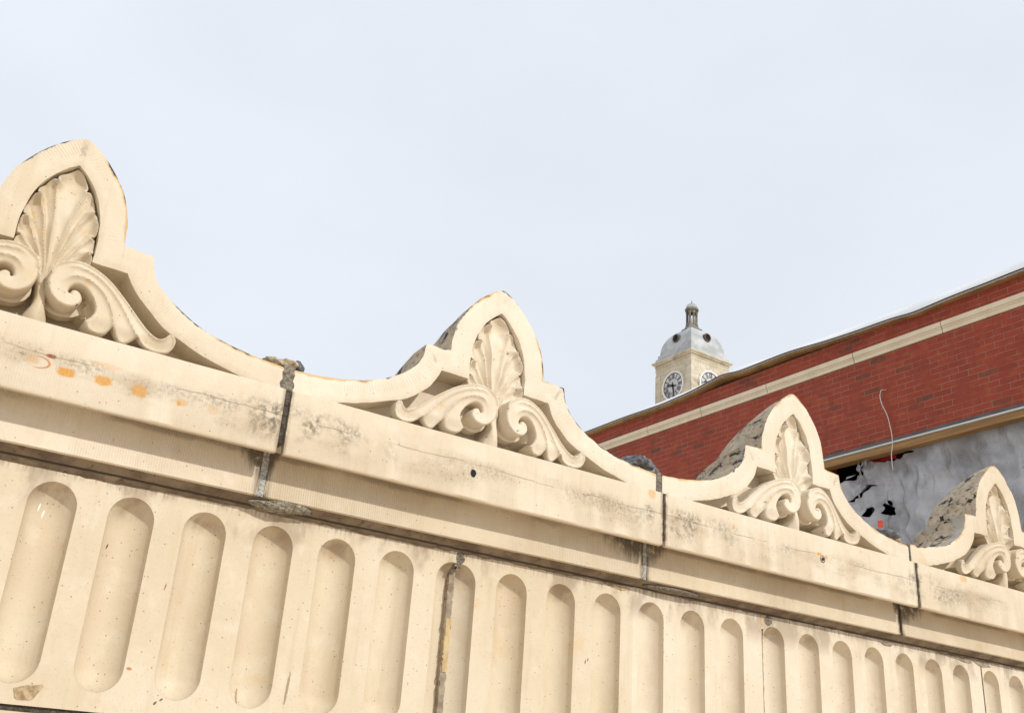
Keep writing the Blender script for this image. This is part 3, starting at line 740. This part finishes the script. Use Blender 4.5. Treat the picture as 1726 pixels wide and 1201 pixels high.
# fluted slabs
D3 = .165; ZT = -.3722; FR = .0635; FP = .2104; FX0 = .745; JS = {-2: -2.26, -1: -.763, 0: .737, 1: 2.182, 2: 3.676, 3: 5.18, 4: 6.02, -3: -3.02}; J0 = .737; ZSB = -.9426
ZA = ZT-FR; ZB = -.895+FR
def stadium(cx, r=FR, n=14):
    a = np.linspace(0, np.pi, n); t = np.column_stack([cx+r*np.cos(a), ZA+r*np.sin(a)]); a = np.linspace(np.pi, 2*np.pi, n)
    zz = np.linspace(ZA, ZB, 8)[1:-1]
    l = np.column_stack([np.full(6, cx-r), zz]); b = np.column_stack([cx+r*np.cos(a), ZB+r*np.sin(a)]); rr = np.column_stack([np.full(6, cx+r), zz[::-1]])
    return np.vstack([t, l, b, rr])
def slab(k):
    x0 = JS[k]+(.010 if k <= 0 else .004); x1 = JS[k+1]-(.010 if k < 0 else .006)
    rect = []
    def side(a, b, n): return np.linspace(a, b, n, endpoint=False)
    rect = np.vstack([side((x0, -.30), (x0, ZSB), 16), side((x0, ZSB), (x1, ZSB), 20), side((x1, ZSB), (x1, -.30), 16), side((x1, -.30), (x0, -.30), 20)])
    cs = [c_ for c_ in (FX0+1.5*k+FP*i for i in range(8 if k < 0 else 7)) if c_ < x1+.06 and c_ > x0-.06]
    holes = [stadium(c) for c in cs]
    V2, T = tri_region(rect, holes, .05)
    n = len(V2); V = [(x, D3, z) for x, z in V2]; Fc = [tuple(t) for t in T]
    # perimeter walls
    be = bedges(T)
    for a, b in be:
        xa, za = V2[a]; xb, zb = V2[b]
        onr = lambda x, z: abs(x-x0) < 1e-5 or abs(x-x1) < 1e-5 or abs(z-ZSB) < 1e-5 or abs(z+.30) < 1e-5
        if onr(xa, za) and onr(xb, zb) and (abs(xa-xb) < 1e-5 or abs(za-zb) < 1e-5):
            o = len(V); V += [(xa, D3+.085, za), (xb, D3+.085, zb)]; Fc.append((b, a, o, o+1))
    o = mk('fluted_panel', V, Fc, 'flute')
    bm = bmesh.new(); bm.from_mesh(o.data)
    for c in cs:
        b2_ = bmesh.new(); rings = []
        NR = 9
        for j in range(NR):
            A_ = R(87); th = A_*(1-j/(NR-1)); rho = FR*math.sin(th)/math.sin(A_); dep = (math.cos(th)-math.cos(A_))*FR/math.sin(A_)
            if j == 0: dep = 0
            if j < NR-1: pts = stadium(c, rho)
            else: pts = stadium(c, 1e-4)
            rings.append([b2_.verts.new((x, D3+dep, z)) for x, z in pts])
        m_ = len(rings[0])
        for j in range(NR-1):
            for q in range(m_):
                b2_.faces.new((rings[j][q], rings[j+1][q], rings[j+1][(q+1) % m_], rings[j][(q+1) % m_]))
        b2_.faces.new(rings[-1])
        for px_, nn in ((x0, (-1, 0, 0)), (x1, (1, 0, 0))):
            bmesh.ops.bisect_plane(b2_, geom=b2_.verts[:]+b2_.edges[:]+b2_.faces[:], plane_co=(px_, 0, 0), plane_no=nn, clear_outer=True)
        me = bpy.data.meshes.new('t'); b2_.to_mesh(me); b2_.free(); bm.from_mesh(me); bpy.data.meshes.remove(me)
    bmesh.ops.remove_doubles(bm, verts=bm.verts, dist=2e-5)
    bmesh.ops.dissolve_degenerate(bm, dist=1e-6, edges=bm.edges)
    # face normals towards the viewer side
    bm.normal_update()
    for f in bm.faces:
        if f.normal.y > .02: f.normal_flip()
    bm.to_mesh(o.data); bm.free()
    o.data.shade_smooth(); o.data.set_sharp_from_angle(angle=R(33))
    # side recess: back filler so that no light leaks
    return child(o)
for k in (-2, -1, 0, 1, 2, 3): slab(k)
b = MB(); b.box(-3.0, 6.0, .262, .45, -2.68, -.0); child(b.obj('wall_core', 'mortar_bed'))
b = MB(); b.box(-3.0, 6.0, .168, .2619, -2.68, -.958); child(b.obj('lower_wall', 'fascia'))
child(strip('joint_filling', [(J0, -.30), (J0+.003, -.34), (J0-.002, -.385)], .026, 'mortar', D3+.001, 101))
child(strip('joint_filling', [(J0, -.368), (J0, -.43), (J0-.001, -.66), (J0, -.955)], .022, 'jointfill', D3+.037, 110))
child(strip('timber_strip', [(J0, -.55), (J0-.001, -.62), (J0, -.72)], .018, 'sealstrip', D3+.033, 130))
for k, jx in enumerate((JS[1]-.001, JS[2]-.001)):
    child(strip('joint_filling', [(jx, -.31), (jx, -.43), (jx-.001, -.66), (jx, -.955)], (.013, .010)[k], 'jointfill' if k == 0 else 'mortar_dark', D3+.003, 111+k))
child(strip('timber_strip', [(JS[1]+.004, -.325), (JS[1]+.002, -.39)], .016, 'sealstrip', D3-.001, 131))
child(lump('mortar_patch', (J0+.003, D3+.003, -.348), (.018, .007, .026), 'mortar', 41, .15))
child(lump('mortar_patch', (JS[1]+.036, D3+.003, -.352), (.020, .007, .024), 'mortar', 42, .15))
child(lump('mortar_patch', (JS[2]+.04, D3+.003, -.352), (.05, .007, .010), 'jointfill', 43, .2))
b = MB(); b.box(-3.0, 6.0, .175, .26, -.9585, -.942); child(b.obj('bed_joint', 'mortar_dark'))
# broken coating flakes under the band, right
def flake(pts, mat, y, seed):
    V2, T = tri_region(jitter(catmull(pts+[pts[0]], .006)[:-1], .0012, seed), [], .02, False)
    V = [(x, y, z) for x, z in V2]+[(x, y+.006, z) for x, z in V2]; n = len(V2); Fc = [tuple(t) for t in T]
    for a, b_ in bedges(T): Fc.append((b_, a, a+n, b_+n))
    return child(mk('coating_flake', V, Fc, mat))
flake([(3.36, -.334), (3.42, -.338), (3.50, -.336), (3.56, -.340), (3.60, -.352), (3.55, -.358), (3.50, -.350), (3.42, -.345)], 'jointfill', D3-.003, 1)
flake([(3.60, -.335), (3.70, -.338), (3.74, -.350), (3.69, -.362), (3.64, -.352)], 'jointfill', D3-.0035, 2)
flake([(2.93, -.344), (2.98, -.340), (3.01, -.347), (2.99, -.354), (2.95, -.353)], 'jointfill', D3-.003, 3)
flake([(1.33, -.334), (1.43, -.334), (1.47, -.340), (1.45, -.350), (1.41, -.347), (1.37, -.342)], 'flake', D3-.003, 4)
flake([(-.53, -.904), (-.50, -.895), (-.46, -.890), (-.468, -.912), (-.485, -.928), (-.52, -.925)], 'flake', D3-.002, 5)
# flat roof behind the parapet
b = MB(); b.box(-3.0, 6.95, .45, 9.5, -.45, -.30); child(b.obj('roof_deck', 'roof'))

# ================================================================ BRICK BUILDING
XW = 7.0
bb = empty('brick_building', (8.5, 5, -2.68)); tag(bb, 'red brick building with a pale string course and wavy roof edge', 'building')
def bch(o, par=None):
    p = par or bb; o.parent = p
    if p is bb: o.location = Vector(o.location)-bb.location
    return o
YN, YF = -.2, 9.3                      # near and far ends of the wall
OY = 3.75                              # opening runs from YN+.. to OY below the lintel
ZO = 2.215
b = MB()
b.box(XW, XW+.25, YN, YF, 3.255, 3.44)
b.box(XW, XW+.25, YN, YF, ZO+.045, 3.1415)
b.box(XW, XW+.25, OY, YF, -2.68, ZO+.045)
b.box(XW, XW+.25, YN, .45, -2.68, ZO+.045)
bch(b.obj('brick_wall', 'brick'))
b = MB(); b.box(XW+.25, XW+6, YN, YF, 3.2, 3.42); b.box(XW+.25, XW+6, YF-.25, YF, -2.68, 3.2); b.box(XW+.25, XW+6, YN, YN+.25, -2.68, 3.2); bch(b.obj('roof_slab', 'roof'))
# dark room behind the opening
b = MB(); b.box(XW+1.6, XW+1.7, .0, 5.5, -2.6, 3.1); b.box(XW+.25, XW+1.6, .0, 5.5, ZO+.3, ZO+.4); b.box(XW+.25, XW+1.6, 5.4, 5.5, -2.6, ZO+.3); bch(b.obj('room_interior', 'black'))
b = MB()
for yy in (1.2, 2.2, 3.15, 3.5): b.box(XW+.5, XW+.56, yy, yy+.05, -.3, ZO+.28)
b.box(XW+.45, XW+.5, .3, 4.4, 2.02, 2.05)
bch(b.obj('stud', 'drip'))
# string course blocks
prof = [(XW-.030, 3.2535), (XW-.034, 3.205), (XW-.022, 3.198), (XW-.022, 3.186), (XW-.014, 3.182), (XW-.014, 3.1435), (XW+.10, 3.1435), (XW+.10, 3.2535)]
JOINTS = [YF, 7.57, 6.36, 5.42, 4.40, 3.245, 2.245, 1.25, YN]
for a, c in zip(JOINTS[:-1], JOINTS[1:]):
    b = MB(); b.prism(prof, c+.004, a-.004, 'y'); bch(b.obj('string_course_block', 'band', None))
b = MB(); b.box(XW-.002, XW+.05, YN, YF, 3.15, 3.25); bch(b.obj('course_joint', 'darkedge'))
# roof edge membrane with a wavy drip
ed = [(9.3, 3.46), (7.484, 3.458), (6.75, 3.460), (6.096, 3.445), (5.808, 3.451), (5.45, 3.472), (5.012, 3.522), (4.734, 3.493), (4.422, 3.494), (3.998, 3.494), (3.538, 3.46), (3.15, 3.442), (2.729, 3.432), (2.497, 3.413), (2.335, 3.416), (2.083, 3.428), (1.725, 3.431), (1.354, 3.437), (.6, 3.43), (YN, 3.44)]
ec = catmull(ed[::-1], .06)
tp = [(YN, 3.515), (1.34, 3.509), (2.08, 3.482), (2.42, 3.485), (3.0, 3.492), (3.536, 3.495), (4.42, 3.508), (4.73, 3.53), (5.05, 3.528), (5.5, 3.49), (6.1, 3.470), (6.8, 3.462), (9.3, 3.462)]
V = []; Fc = []
for y, z in ec:
    t = max(np.interp(y, [a for a, _ in tp], [c for _, c in tp]), z+.004)
    V += [(XW-.098, y, z), (XW-.100, y, z+.003), (XW-.080, y, (z*.45+t*.55)+.010), (XW+.03, y, t+.57*.13+.004), (XW+.4, y, t+.12), (XW+6, y, t+.2), (XW+6, y, t+.1), (XW-.04, y, z+.006), (XW-.094, y, z)]
n = 9
for k in range(len(ec)-1):
    for i in range(n): Fc.append((k*n+i, k*n+(i+1) % n, (k+1)*n+(i+1) % n, (k+1)*n+i))
bch(fix(mk('roof_membrane', V, Fc, 'membrane', None, 40)))
V = []; Fc = []
for y, z in ec: V += [(XW-.1015, y, z-.003), (XW-.1015, y, z+.0035), (XW-.09, y, z-.004)]
for k in range(len(ec)-1):
    for i in range(3): Fc.append((k*3+i, k*3+(i+1) % 3, (k+1)*3+(i+1) % 3, (k+1)*3+i))
bch(fix(mk('edge_trim', V, Fc, 'darkedge')))
pb = [(YN, 3.455), (3.0, 3.455), (3.6, 3.468), (4.3, 3.470), (5.2, 3.468), (5.7, 3.445), (6.24, 3.425), (7.4, 3.404), (9.3, 3.395)]
V = []; Fc = []
for y, z in ec:
    bz = z-np.interp(y, [3.2, 4.0, 9.0], [.003, .022, .034]); V += [(XW-.05, y, min(bz, z-.004)), (XW-.05, y, z+.002), (XW+.1, y, z+.002), (XW+.1, y, min(bz, z-.004))]
for k in range(len(ec)-1):
    for i in range(4): Fc.append((k*4+i, k*4+(i+1) % 4, (k+1)*4+(i+1) % 4, (k+1)*4+i))
bch(fix(mk('edge_board', V, Fc, 'ply')))
# lintel flashing, white bead and timber
b = MB(); b.prism([(XW-.035, 2.2205), (XW-.030, 2.226), (XW-.003, 2.2645), (XW+.1, 2.2645), (XW+.1, 2.2205)], .45, OY, 'y'); bch(b.obj('lintel_flashing', 'drip'))
b = MB(); b.box(XW-.040, XW+.02, .45, OY, 2.2085, 2.2195, .002); bch(b.obj('lintel_bead', 'whitetrim'))
b = MB(); b.box(XW-.012, XW+.10, .45, OY, 2.140, 2.2045, .003); bch(b.obj('timber_lintel', 'timber'))

# ================================================================ PLASTIC SHEET
holes = [[(3.80, 2.20), (3.297, 2.20), (3.29, 2.173), (3.30, 2.084), (3.279, 2.008), (3.349, 2.006), (3.40, 1.985), (3.484, 1.97), (3.62, 1.953), (3.80, 1.93)],
         [(3.129, 1.704), (3.06, 1.712), (3.033, 1.701), (3.030, 1.66), (2.995, 1.625), (2.985, 1.600), (2.990, 1.559), (3.04, 1.563), (3.088, 1.581), (3.165, 1.61), (3.150, 1.630), (3.135, 1.66), (3.148, 1.69)],
         [(3.285, 1.67), (3.24, 1.678), (3.204, 1.663), (3.215, 1.635), (3.25, 1.60), (3.275, 1.583), (3.328, 1.6)],
         [(3.265, 1.902), (3.16, 1.878), (3.223, 1.862), (3.25, 1.83), (3.282, 1.81), (3.367, 1.787), (3.489, 1.770), (3.44, 1.800), (3.346, 1.823), (3.277, 1.865)],
         [(3.25, 2.176), (3.22, 2.14), (3.17, 2.110), (3.102, 2.097), (3.00, 2.095), (2.899, 2.084), (2.84, 2.10), (2.732, 2.123), (2.80, 2.138), (2.90, 2.146), (3.014, 2.177)]]
holes = [jitter(catmull(h+[h[0]], .012)[:-1], .0035, 200+i) for i, h in enumerate(holes)]
so_ = np.vstack([np.linspace((.44, .6), (OY-.0, .6), 60, endpoint=False), np.linspace((OY, .6), (OY, 2.19), 30, endpoint=False), np.linspace((OY, 2.19), (.44, 2.19), 60, endpoint=False), np.linspace((.44, 2.19), (.44, .6), 30, endpoint=False)])
V2, T = tri_region(so_, holes, .022)
y_, z_ = V2[:, 0], V2[:, 1]
fold = .030*np.sin(y_*7+z_*1.3)+.016*np.sin(y_*17+1.5*z_+1)+.008*np.sin(y_*33-z_*6)+.075*np.exp(-((y_-2.66-(z_-1.9)*.06)/.10)**2)*sm(2.15, 1.8, z_)+.030*np.exp(-((y_-2.15+(2.1-z_)*.55)/.12)**2)
fold += .022*np.sin((y_+z_*.6)*19+np.sin(z_*5)*2)*sm(2.1, 1.7, z_)+.018*np.sin((y_*.5-z_)*26+np.sin(y_*9))*sm(.2, 1.2, y_*.5)+.010*np.sin(y_*55+np.sin(z_*8)*3)
fold *= sm(2.195, 2.0, z_)*.85+.15
dh = np.full(len(y_), 9.)
for h in holes: dh = np.minimum(dh, seg_dist(V2, h, True)[0])
rag = np.exp(-dh/.03)*.012*np.sin(y_*60+z_*70)
V = np.column_stack([XW+.075-fold-rag, y_, z_])
sh = mk('plastic_sheet', V, T, 'sheet', None, 60); tag(sh, 'torn grey plastic sheeting hanging in the opening under the timber lintel', 'plastic sheet')
# loose torn flap and shreds
def ribbon(pts, wid, mat, name, par, seed):
    r = np.random.default_rng(seed); P_ = [Vector(p) for p in pts]; V = []; Fc = []
    n = 14
    arr = np.array([tuple(p) for p in P_]); tt = np.linspace(0, len(P_)-1, n)
    for k, t in enumerate(tt):
        p = np.array([np.interp(t, range(len(P_)), arr[:, a]) for a in range(3)]); w_ = wid*(.5+.5*math.sin(k/n*math.pi))*(1+r.normal()*.25)/2; a = k*.45+seed
        V += [p+np.array([math.sin(a)*w_*.6, math.cos(a)*w_, w_*.5]), p-np.array([math.sin(a)*w_*.6, math.cos(a)*w_, w_*.5])]
    for k in range(n-1): Fc.append((2*k, 2*k+1, 2*k+3, 2*k+2))
    o = mk(name, V, Fc, mat, None, 80); o.parent = par; return o
X_ = XW+.03
V2, T = tri_region(jitter(catmull([(3.60, 1.90), (3.484, 1.95), (3.38, 1.985), (3.31, 1.97), (3.27, 1.93), (3.29, 1.88), (3.37, 1.83), (3.47, 1.80), (3.62, 1.75), (3.60, 1.90)], .02)[:-1], .003, 8), [], .02)
V = np.column_stack([X_+.07+.02*np.sin(V2[:, 0]*25+V2[:, 1]*18), V2[:, 0], V2[:, 1]])
o = mk('torn_flap', V, T, 'sheet', None, 60); o.parent = sh
for k, (a, c, wd, mt) in enumerate([((3.31, 2.17), (3.27, 1.95), .035, 'sheet'), ((3.23, 2.165), (3.30, 1.94), .025, 'sheet'), ((3.16, 2.18), (3.24, 2.05), .02, 'sheet'), ((3.30, 1.96), (3.33, 1.78), .03, 'sheet'), ((3.27, 1.93), (3.38, 1.80), .02, 'sheet'), ((3.20, 1.69), (3.33, 1.64), .02, 'sheet'), ((3.15, 1.68), (3.12, 1.62), .02, 'sheet'), ((3.03, 1.70), (2.97, 1.62), .016, 'sheet'), ((3.50, 1.975), (3.36, 2.01), .02, 'sheet')]):
    ribbon([(X_, a[0], a[1]), (X_-.02, (a[0]+c[0])/2+.015, (a[1]+c[1])/2), (X_, c[0], c[1])], wd, mt, 'torn_shred', sh, k)
rf = ribbon([(XW+.12, 3.33, 2.17), (XW+.10, 3.30, 2.11), (XW+.12, 3.27, 2.03)], .085, 'pinkfilm', 'packing_film', None, 3)
tag(rf, 'scrap of pink film caught at the top corner of the torn hole', 'film')
b = MB(); b.box(XW+.16, XW+.19, 2.98, 3.30, 2.130, 2.175); rb = b.obj('red_batten', 'red'); tag(rb, 'strip of red plastic showing behind the slit under the timber lintel', 'plastic strip')
V2, T = tri_region(jitter(catmull([(3.109, 1.501), (3.08, 1.503), (3.049, 1.491), (3.052, 1.455), (3.064, 1.422), (3.085, 1.428), (3.105, 1.442), (3.109, 1.501)], .008)[:-1], .0015, 5), [], .01)
V = np.column_stack([XW-.02+.006*np.sin(V2[:, 0]*80), V2[:, 0], V2[:, 1]]); n = len(V); Fc = [tuple(t) for t in T]+[tuple(n+t[::-1]) for t in T]+[(b_, a, a+n, b_+n) for a, b_ in bedges(T)]
tg = mk('plastic_tag', np.vstack([V, V+[.004, 0, 0]]), Fc, 'orange'); tag(tg, 'small orange-red plastic tag at the foot of the torn sheeting', 'tag')
wz = [(2.905, 2.772), (2.913, 2.766), (2.935, 2.703), (2.929, 2.603), (2.906, 2.508), (2.88, 2.405), (2.849, 2.317), (2.843, 2.245), (2.863, 2.171), (2.892, 2.1), (2.887, 2.013), (2.865, 1.935)]
wc = catmull(wz, .02)
wx = [XW+.005 if k < 2 else XW-.05-.02*math.sin(k*.3) for k in range(len(wc))]
wo = tube([(wx[k], c[0], c[1]) for k, c in enumerate(wc)], .0042, 6).obj('loose_wire', 'wire', None, 60)
tag(wo, 'thin white wire dangling from the brickwork over the lintel', 'wire')

# ================================================================ CLOCK TOWER
TX, TY = 61.221, 62.265; W_ = 4.97; cxy = (TX+W_/2, TY+W_/2)
tw = empty('clock_tower', (cxy[0], cxy[1], -2.68)); tag(tw, 'distant limestone clock tower with a grey domed roof and lantern', 'clock tower')
def tch(o, par=None):
    p = par or tw; o.parent = p
    if p is tw: o.location = Vector(o.location)-tw.location
    return o
h = W_/2; cx, cy = cxy
b = MB(); b.box(cx-h, cx+h, cy-h, cy+h, -2.68, 38.55)
tch(b.obj('tower_shaft', 'tstone'))
def sqring(b, hw0, z0, hw1, z1):
    V = [(cx+sx*hw0, cy+sy*hw0, z0) for sx, sy in ((-1, -1), (1, -1), (1, 1), (-1, 1))]+[(cx+sx*hw1, cy+sy*hw1, z1) for sx, sy in ((-1, -1), (1, -1), (1, 1), (-1, 1))]
    b.add(V, [(0, 1, 5, 4), (1, 2, 6, 5), (2, 3, 7, 6), (3, 0, 4, 7), (3, 2, 1, 0), (4, 5, 6, 7)])
b = MB(); sqring(b, h+.03, 37.94, h+.03, 38.06); sqring(b, h+.07, 38.062, h+.07, 38.12); sqring(b, h+.04, 38.30, h+.04, 38.37); sqring(b, h+.06, 38.372, h+.10, 38.44)
sqring(b, h+.1, 38.556, h+.26, 38.74); sqring(b, h+.30, 38.742, h+.32, 38.90); sqring(b, h+.30, 38.902, h+.10, 38.98)
tch(b.obj('cornice', 'tstone'))
# corner pilasters
for sx, sy in ((-1, -1), (1, -1), (-1, 1), (1, 1)):
    b = MB(); b.box(cx+sx*(h+.035)-(0 if sx < 0 else .75), cx+sx*(h+.035)+(.75 if sx < 0 else 0), cy+sy*(h+.035)-(0 if sy < 0 else .75), cy+sy*(h+.035)+(.75 if sy < 0 else 0), 30, 37.5)
    tch(b.obj('pilaster', 'tstone'))
# dome: square plan, curved profile
b = MB(); sqring(b, h+.05, 38.985, h+.02, 39.30); sqring(b, h-.12, 39.302, h-.14, 39.72)
prof = []
hw0, hw1, z0, z1 = 2.20, .74, 39.724, 42.40
for k in range(15):
    a = k/14*math.pi/2*.80; prof.append((hw1+(hw0-hw1)*(math.cos(a)-math.cos(math.pi/2*.8))/(1-math.cos(math.pi/2*.8)), z0+(z1-z0)*math.sin(a)/math.sin(math.pi/2*.8)))
for (a, za), (c, zc) in zip(prof[:-1], prof[1:]): sqring(b, a, za, c, zc)
tch(b.obj('dome_roof', 'tlead'))
def prof_r(z): return np.interp(z, [p[1] for p in prof], [p[0] for p in prof])
zo = 41.0
for ax in ((-1, 0), (0, -1)):
    rr = prof_r(zo); M_ = Matrix.Translation((cx+ax[0]*(rr-.25), cy+ax[1]*(rr-.25), zo)) @ Matrix.Rotation(R(90), 4, (0, 1, 0) if ax[0] else (1, 0, 0))
    sg = -1 if ax[0] else 1
    b = MB(); b.lathe([(.36, sg*0), (.44, sg*.02), (.44, sg*.48), (.40, sg*.52), (.33, sg*.50), (.32, sg*.35), (.001, sg*.34)], (0, 0, 0), 20, M_); o = tch(b.obj('round_dormer', 'dormer', None, 40))
    b = MB(); b.lathe([(.315, sg*.35), (.315, sg*.37), (.001, sg*.37)], (0, 0, 0), 20, M_); q = b.obj('dormer_opening', 'black'); q.parent = o; q.location = -Vector(o.location)
    q.location = (0, 0, 0)
# lantern
b = MB(); b.lathe([(1.12, 42.28), (1.05, 42.40), (.80, 42.56), (.68, 42.80), (.66, 42.95), (.62, 43.0), (.60, 43.15), (.30, 43.17)], (cx, cy, 0), 8, None, R(22.5)); tch(b.obj('lantern_base', 'dstone'))
for k in range(8):
    a = R(45*k+22.5); b = MB(); b.lathe([(.14, 43.05), (.125, 43.15), (.115, 44.25), (.14, 44.35), (.15, 44.5)], (cx+.50*math.cos(a), cy+.50*math.sin(a), 0), 6); tch(b.obj('lantern_column', 'dstone'))
# arches between the columns: a ring with half-round cut heads
b = MB()
for k in range(8):
    a0, a1 = R(45*k+22.5), R(45*k+67.5); p0 = Vector((cx+.52*math.cos(a0), cy+.52*math.sin(a0), 0)); p1 = Vector((cx+.52*math.cos(a1), cy+.52*math.sin(a1), 0))
    n = 10; V = []; Fc = []
    for i in range(n+1):
        t = i/n; p = p0.lerp(p1, t); zc = 44.15+.26*math.sqrt(max(0, 1-(2*t-1)**2)) if True else 0
        V += [(p.x, p.y, zc), (p.x, p.y, 44.62)]
    for i in range(n): Fc.append((2*i, 2*i+2, 2*i+3, 2*i+1))
    b.add(V, Fc)
tch(b.obj('lantern_arcade', 'dstone'))
b = MB(); b.box(cx-.14, cx+.14, cy-.14, cy+.14, 43.1, 43.75, .03); tch(b.obj('lantern_box', 'facering'))
b = MB(); b.lathe([(.56, 44.56), (.68, 44.62), (.69, 44.80), (.62, 44.84), (.60, 44.90), (.56, 45.10), (.44, 45.30), (.26, 45.42), (.10, 45.46), (.05, 45.52), (.08, 45.60), (.03, 45.68), (.012, 45.9)], (cx, cy, 0), 16); tch(b.obj('lantern_cap', 'dstone', None, 40))
b = MB(); b.lathe([(.605, 44.90), (.565, 45.10), (.447, 45.305), (.265, 45.428), (.11, 45.465)], (cx, cy, 0), 16); tch(b.obj('cap_lead', 'tlead', None, 40))

# clock faces
def clock(ax):
    # local frame: right, up, out
    if ax == 'x': o_ = Vector((cx-h, cy, 35.894)); rgt = Vector((0, -1, 0)); out = Vector((-1, 0, 0))
    else: o_ = Vector((cx, cy-h, 35.894)); rgt = Vector((1, 0, 0)); out = Vector((0, -1, 0))
    upv = Vector((0, 0, 1)); RR = 1.40
    def P3(a, b_, c_=0.0): return o_+rgt*a+upv*b_+out*c_
    def poly(bm_, pts, z0, z1):
        n = len(pts); V = [P3(x, y, z0) for x, y in pts]+[P3(x, y, z1) for x, y in pts]
        bm_.add(V, [tuple(range(n, 2*n)), tuple(range(n))[::-1]]+[(i, (i+1) % n, n+(i+1) % n, n+i) for i in range(n)])
    def ringp(bm_, r0, r1, z0, z1, n=48):
        V = []; Fc = []
        for k in range(n):
            a = 2*math.pi*k/n; c, s = math.cos(a), math.sin(a); V += [P3(r0*c, r0*s, z0), P3(r0*c, r0*s, z1), P3(r1*c, r1*s, z1), P3(r1*c, r1*s, z0)]
        for k in range(n):
            k2 = (k+1) % n
            for i in range(4): Fc.append((4*k+i, 4*k+(i+1) % 4, 4*k2+(i+1) % 4, 4*k2+i))
        bm_.add(V, Fc)
    b = MB(); poly(b, [(RR*math.cos(2*math.pi*k/48), RR*math.sin(2*math.pi*k/48)) for k in range(48)], -.02, .03); face = tch(b.obj('clock_face', 'face'))
    b = MB(); ringp(b, RR*.94, RR*1.04, 0, .10); q = b.obj('clock_rim', 'facering'); q.parent = face
    b = MB(); ringp(b, RR*1.05, RR*1.16, 0, .06); q = b.obj('clock_surround', 'tstone'); q.parent = face
    b = MB(); ringp(b, RR*.875, RR*.915, .03, .04); ringp(b, RR*.50, RR*.525, .03, .04)
    def bar(a_, x0, y0, x1, y1, w_, rc=RR*.705, hh=RR*.165):
        """stroke in numeral box coordinates (x right, y outward), placed at clock angle a_"""
        ca, sa = math.cos(a_), math.sin(a_)     # angle from 12, clockwise
        def tr(x, y): y = rc+y*hh; x = x*.115*RR; return (x*ca+y*sa, -x*sa+y*ca)
        d = Vector((x1-x0, (y1-y0)*1.5)); nn = Vector((1, 0))*w_/2
        poly(b, [tr(x0-w_/2, y0), tr(x0+w_/2, y0), tr(x1+w_/2, y1), tr(x1-w_/2, y1)], .03, .045)
    glyph = {'I': .55, 'V': 1.25, 'X': 1.25}
    names = ['XII', 'I', 'II', 'III', 'IIII', 'V', 'VI', 'VII', 'VIII', 'IX', 'X', 'XI']
    for k, s in enumerate(names):
        a_ = 2*math.pi*k/12; tot = sum(glyph[c] for c in s)+.12*(len(s)-1); x = -tot/2
        for c in s:
            w_ = glyph[c]; xm = x+w_/2
            if c == 'I': bar(a_, xm, -1, xm, 1, .42)
            if c == 'V': bar(a_, xm-.38, 1, xm, -1, .34); bar(a_, xm+.38, 1, xm, -1, .20)
            if c == 'X': bar(a_, xm-.38, 1, xm+.38, -1, .36); bar(a_, xm+.38, 1, xm-.38, -1, .20)
            x += w_+.12
    q = b.obj('numerals', 'num'); q.parent = face
    for nm, ang, ln, tl, w0 in (('hour_hand', 2*math.pi*(9.45/12), .62*RR, .34*RR, .16), ('minute_hand', 2*math.pi*(28.5/60), .88*RR, .25*RR, .12)):
        b = MB(); d = (math.sin(ang), math.cos(ang)); n_ = (d[1], -d[0])
        pts = [(-tl, .35), (-tl*.2, .5), (0, .8), (ln*.55, .6), (ln*.72, 1.1 if nm == 'hour_hand' else .6), (ln, .12)]
        P_ = [(d[0]*t+n_[0]*w0*k_, d[1]*t+n_[1]*w0*k_) for t, k_ in pts]+[(d[0]*t-n_[0]*w0*k_, d[1]*t-n_[1]*w0*k_) for t, k_ in pts[::-1]]
        poly(b, P_, .06, .09); q = b.obj(nm, 'num'); q.parent = face
clock('x'); clock('y')
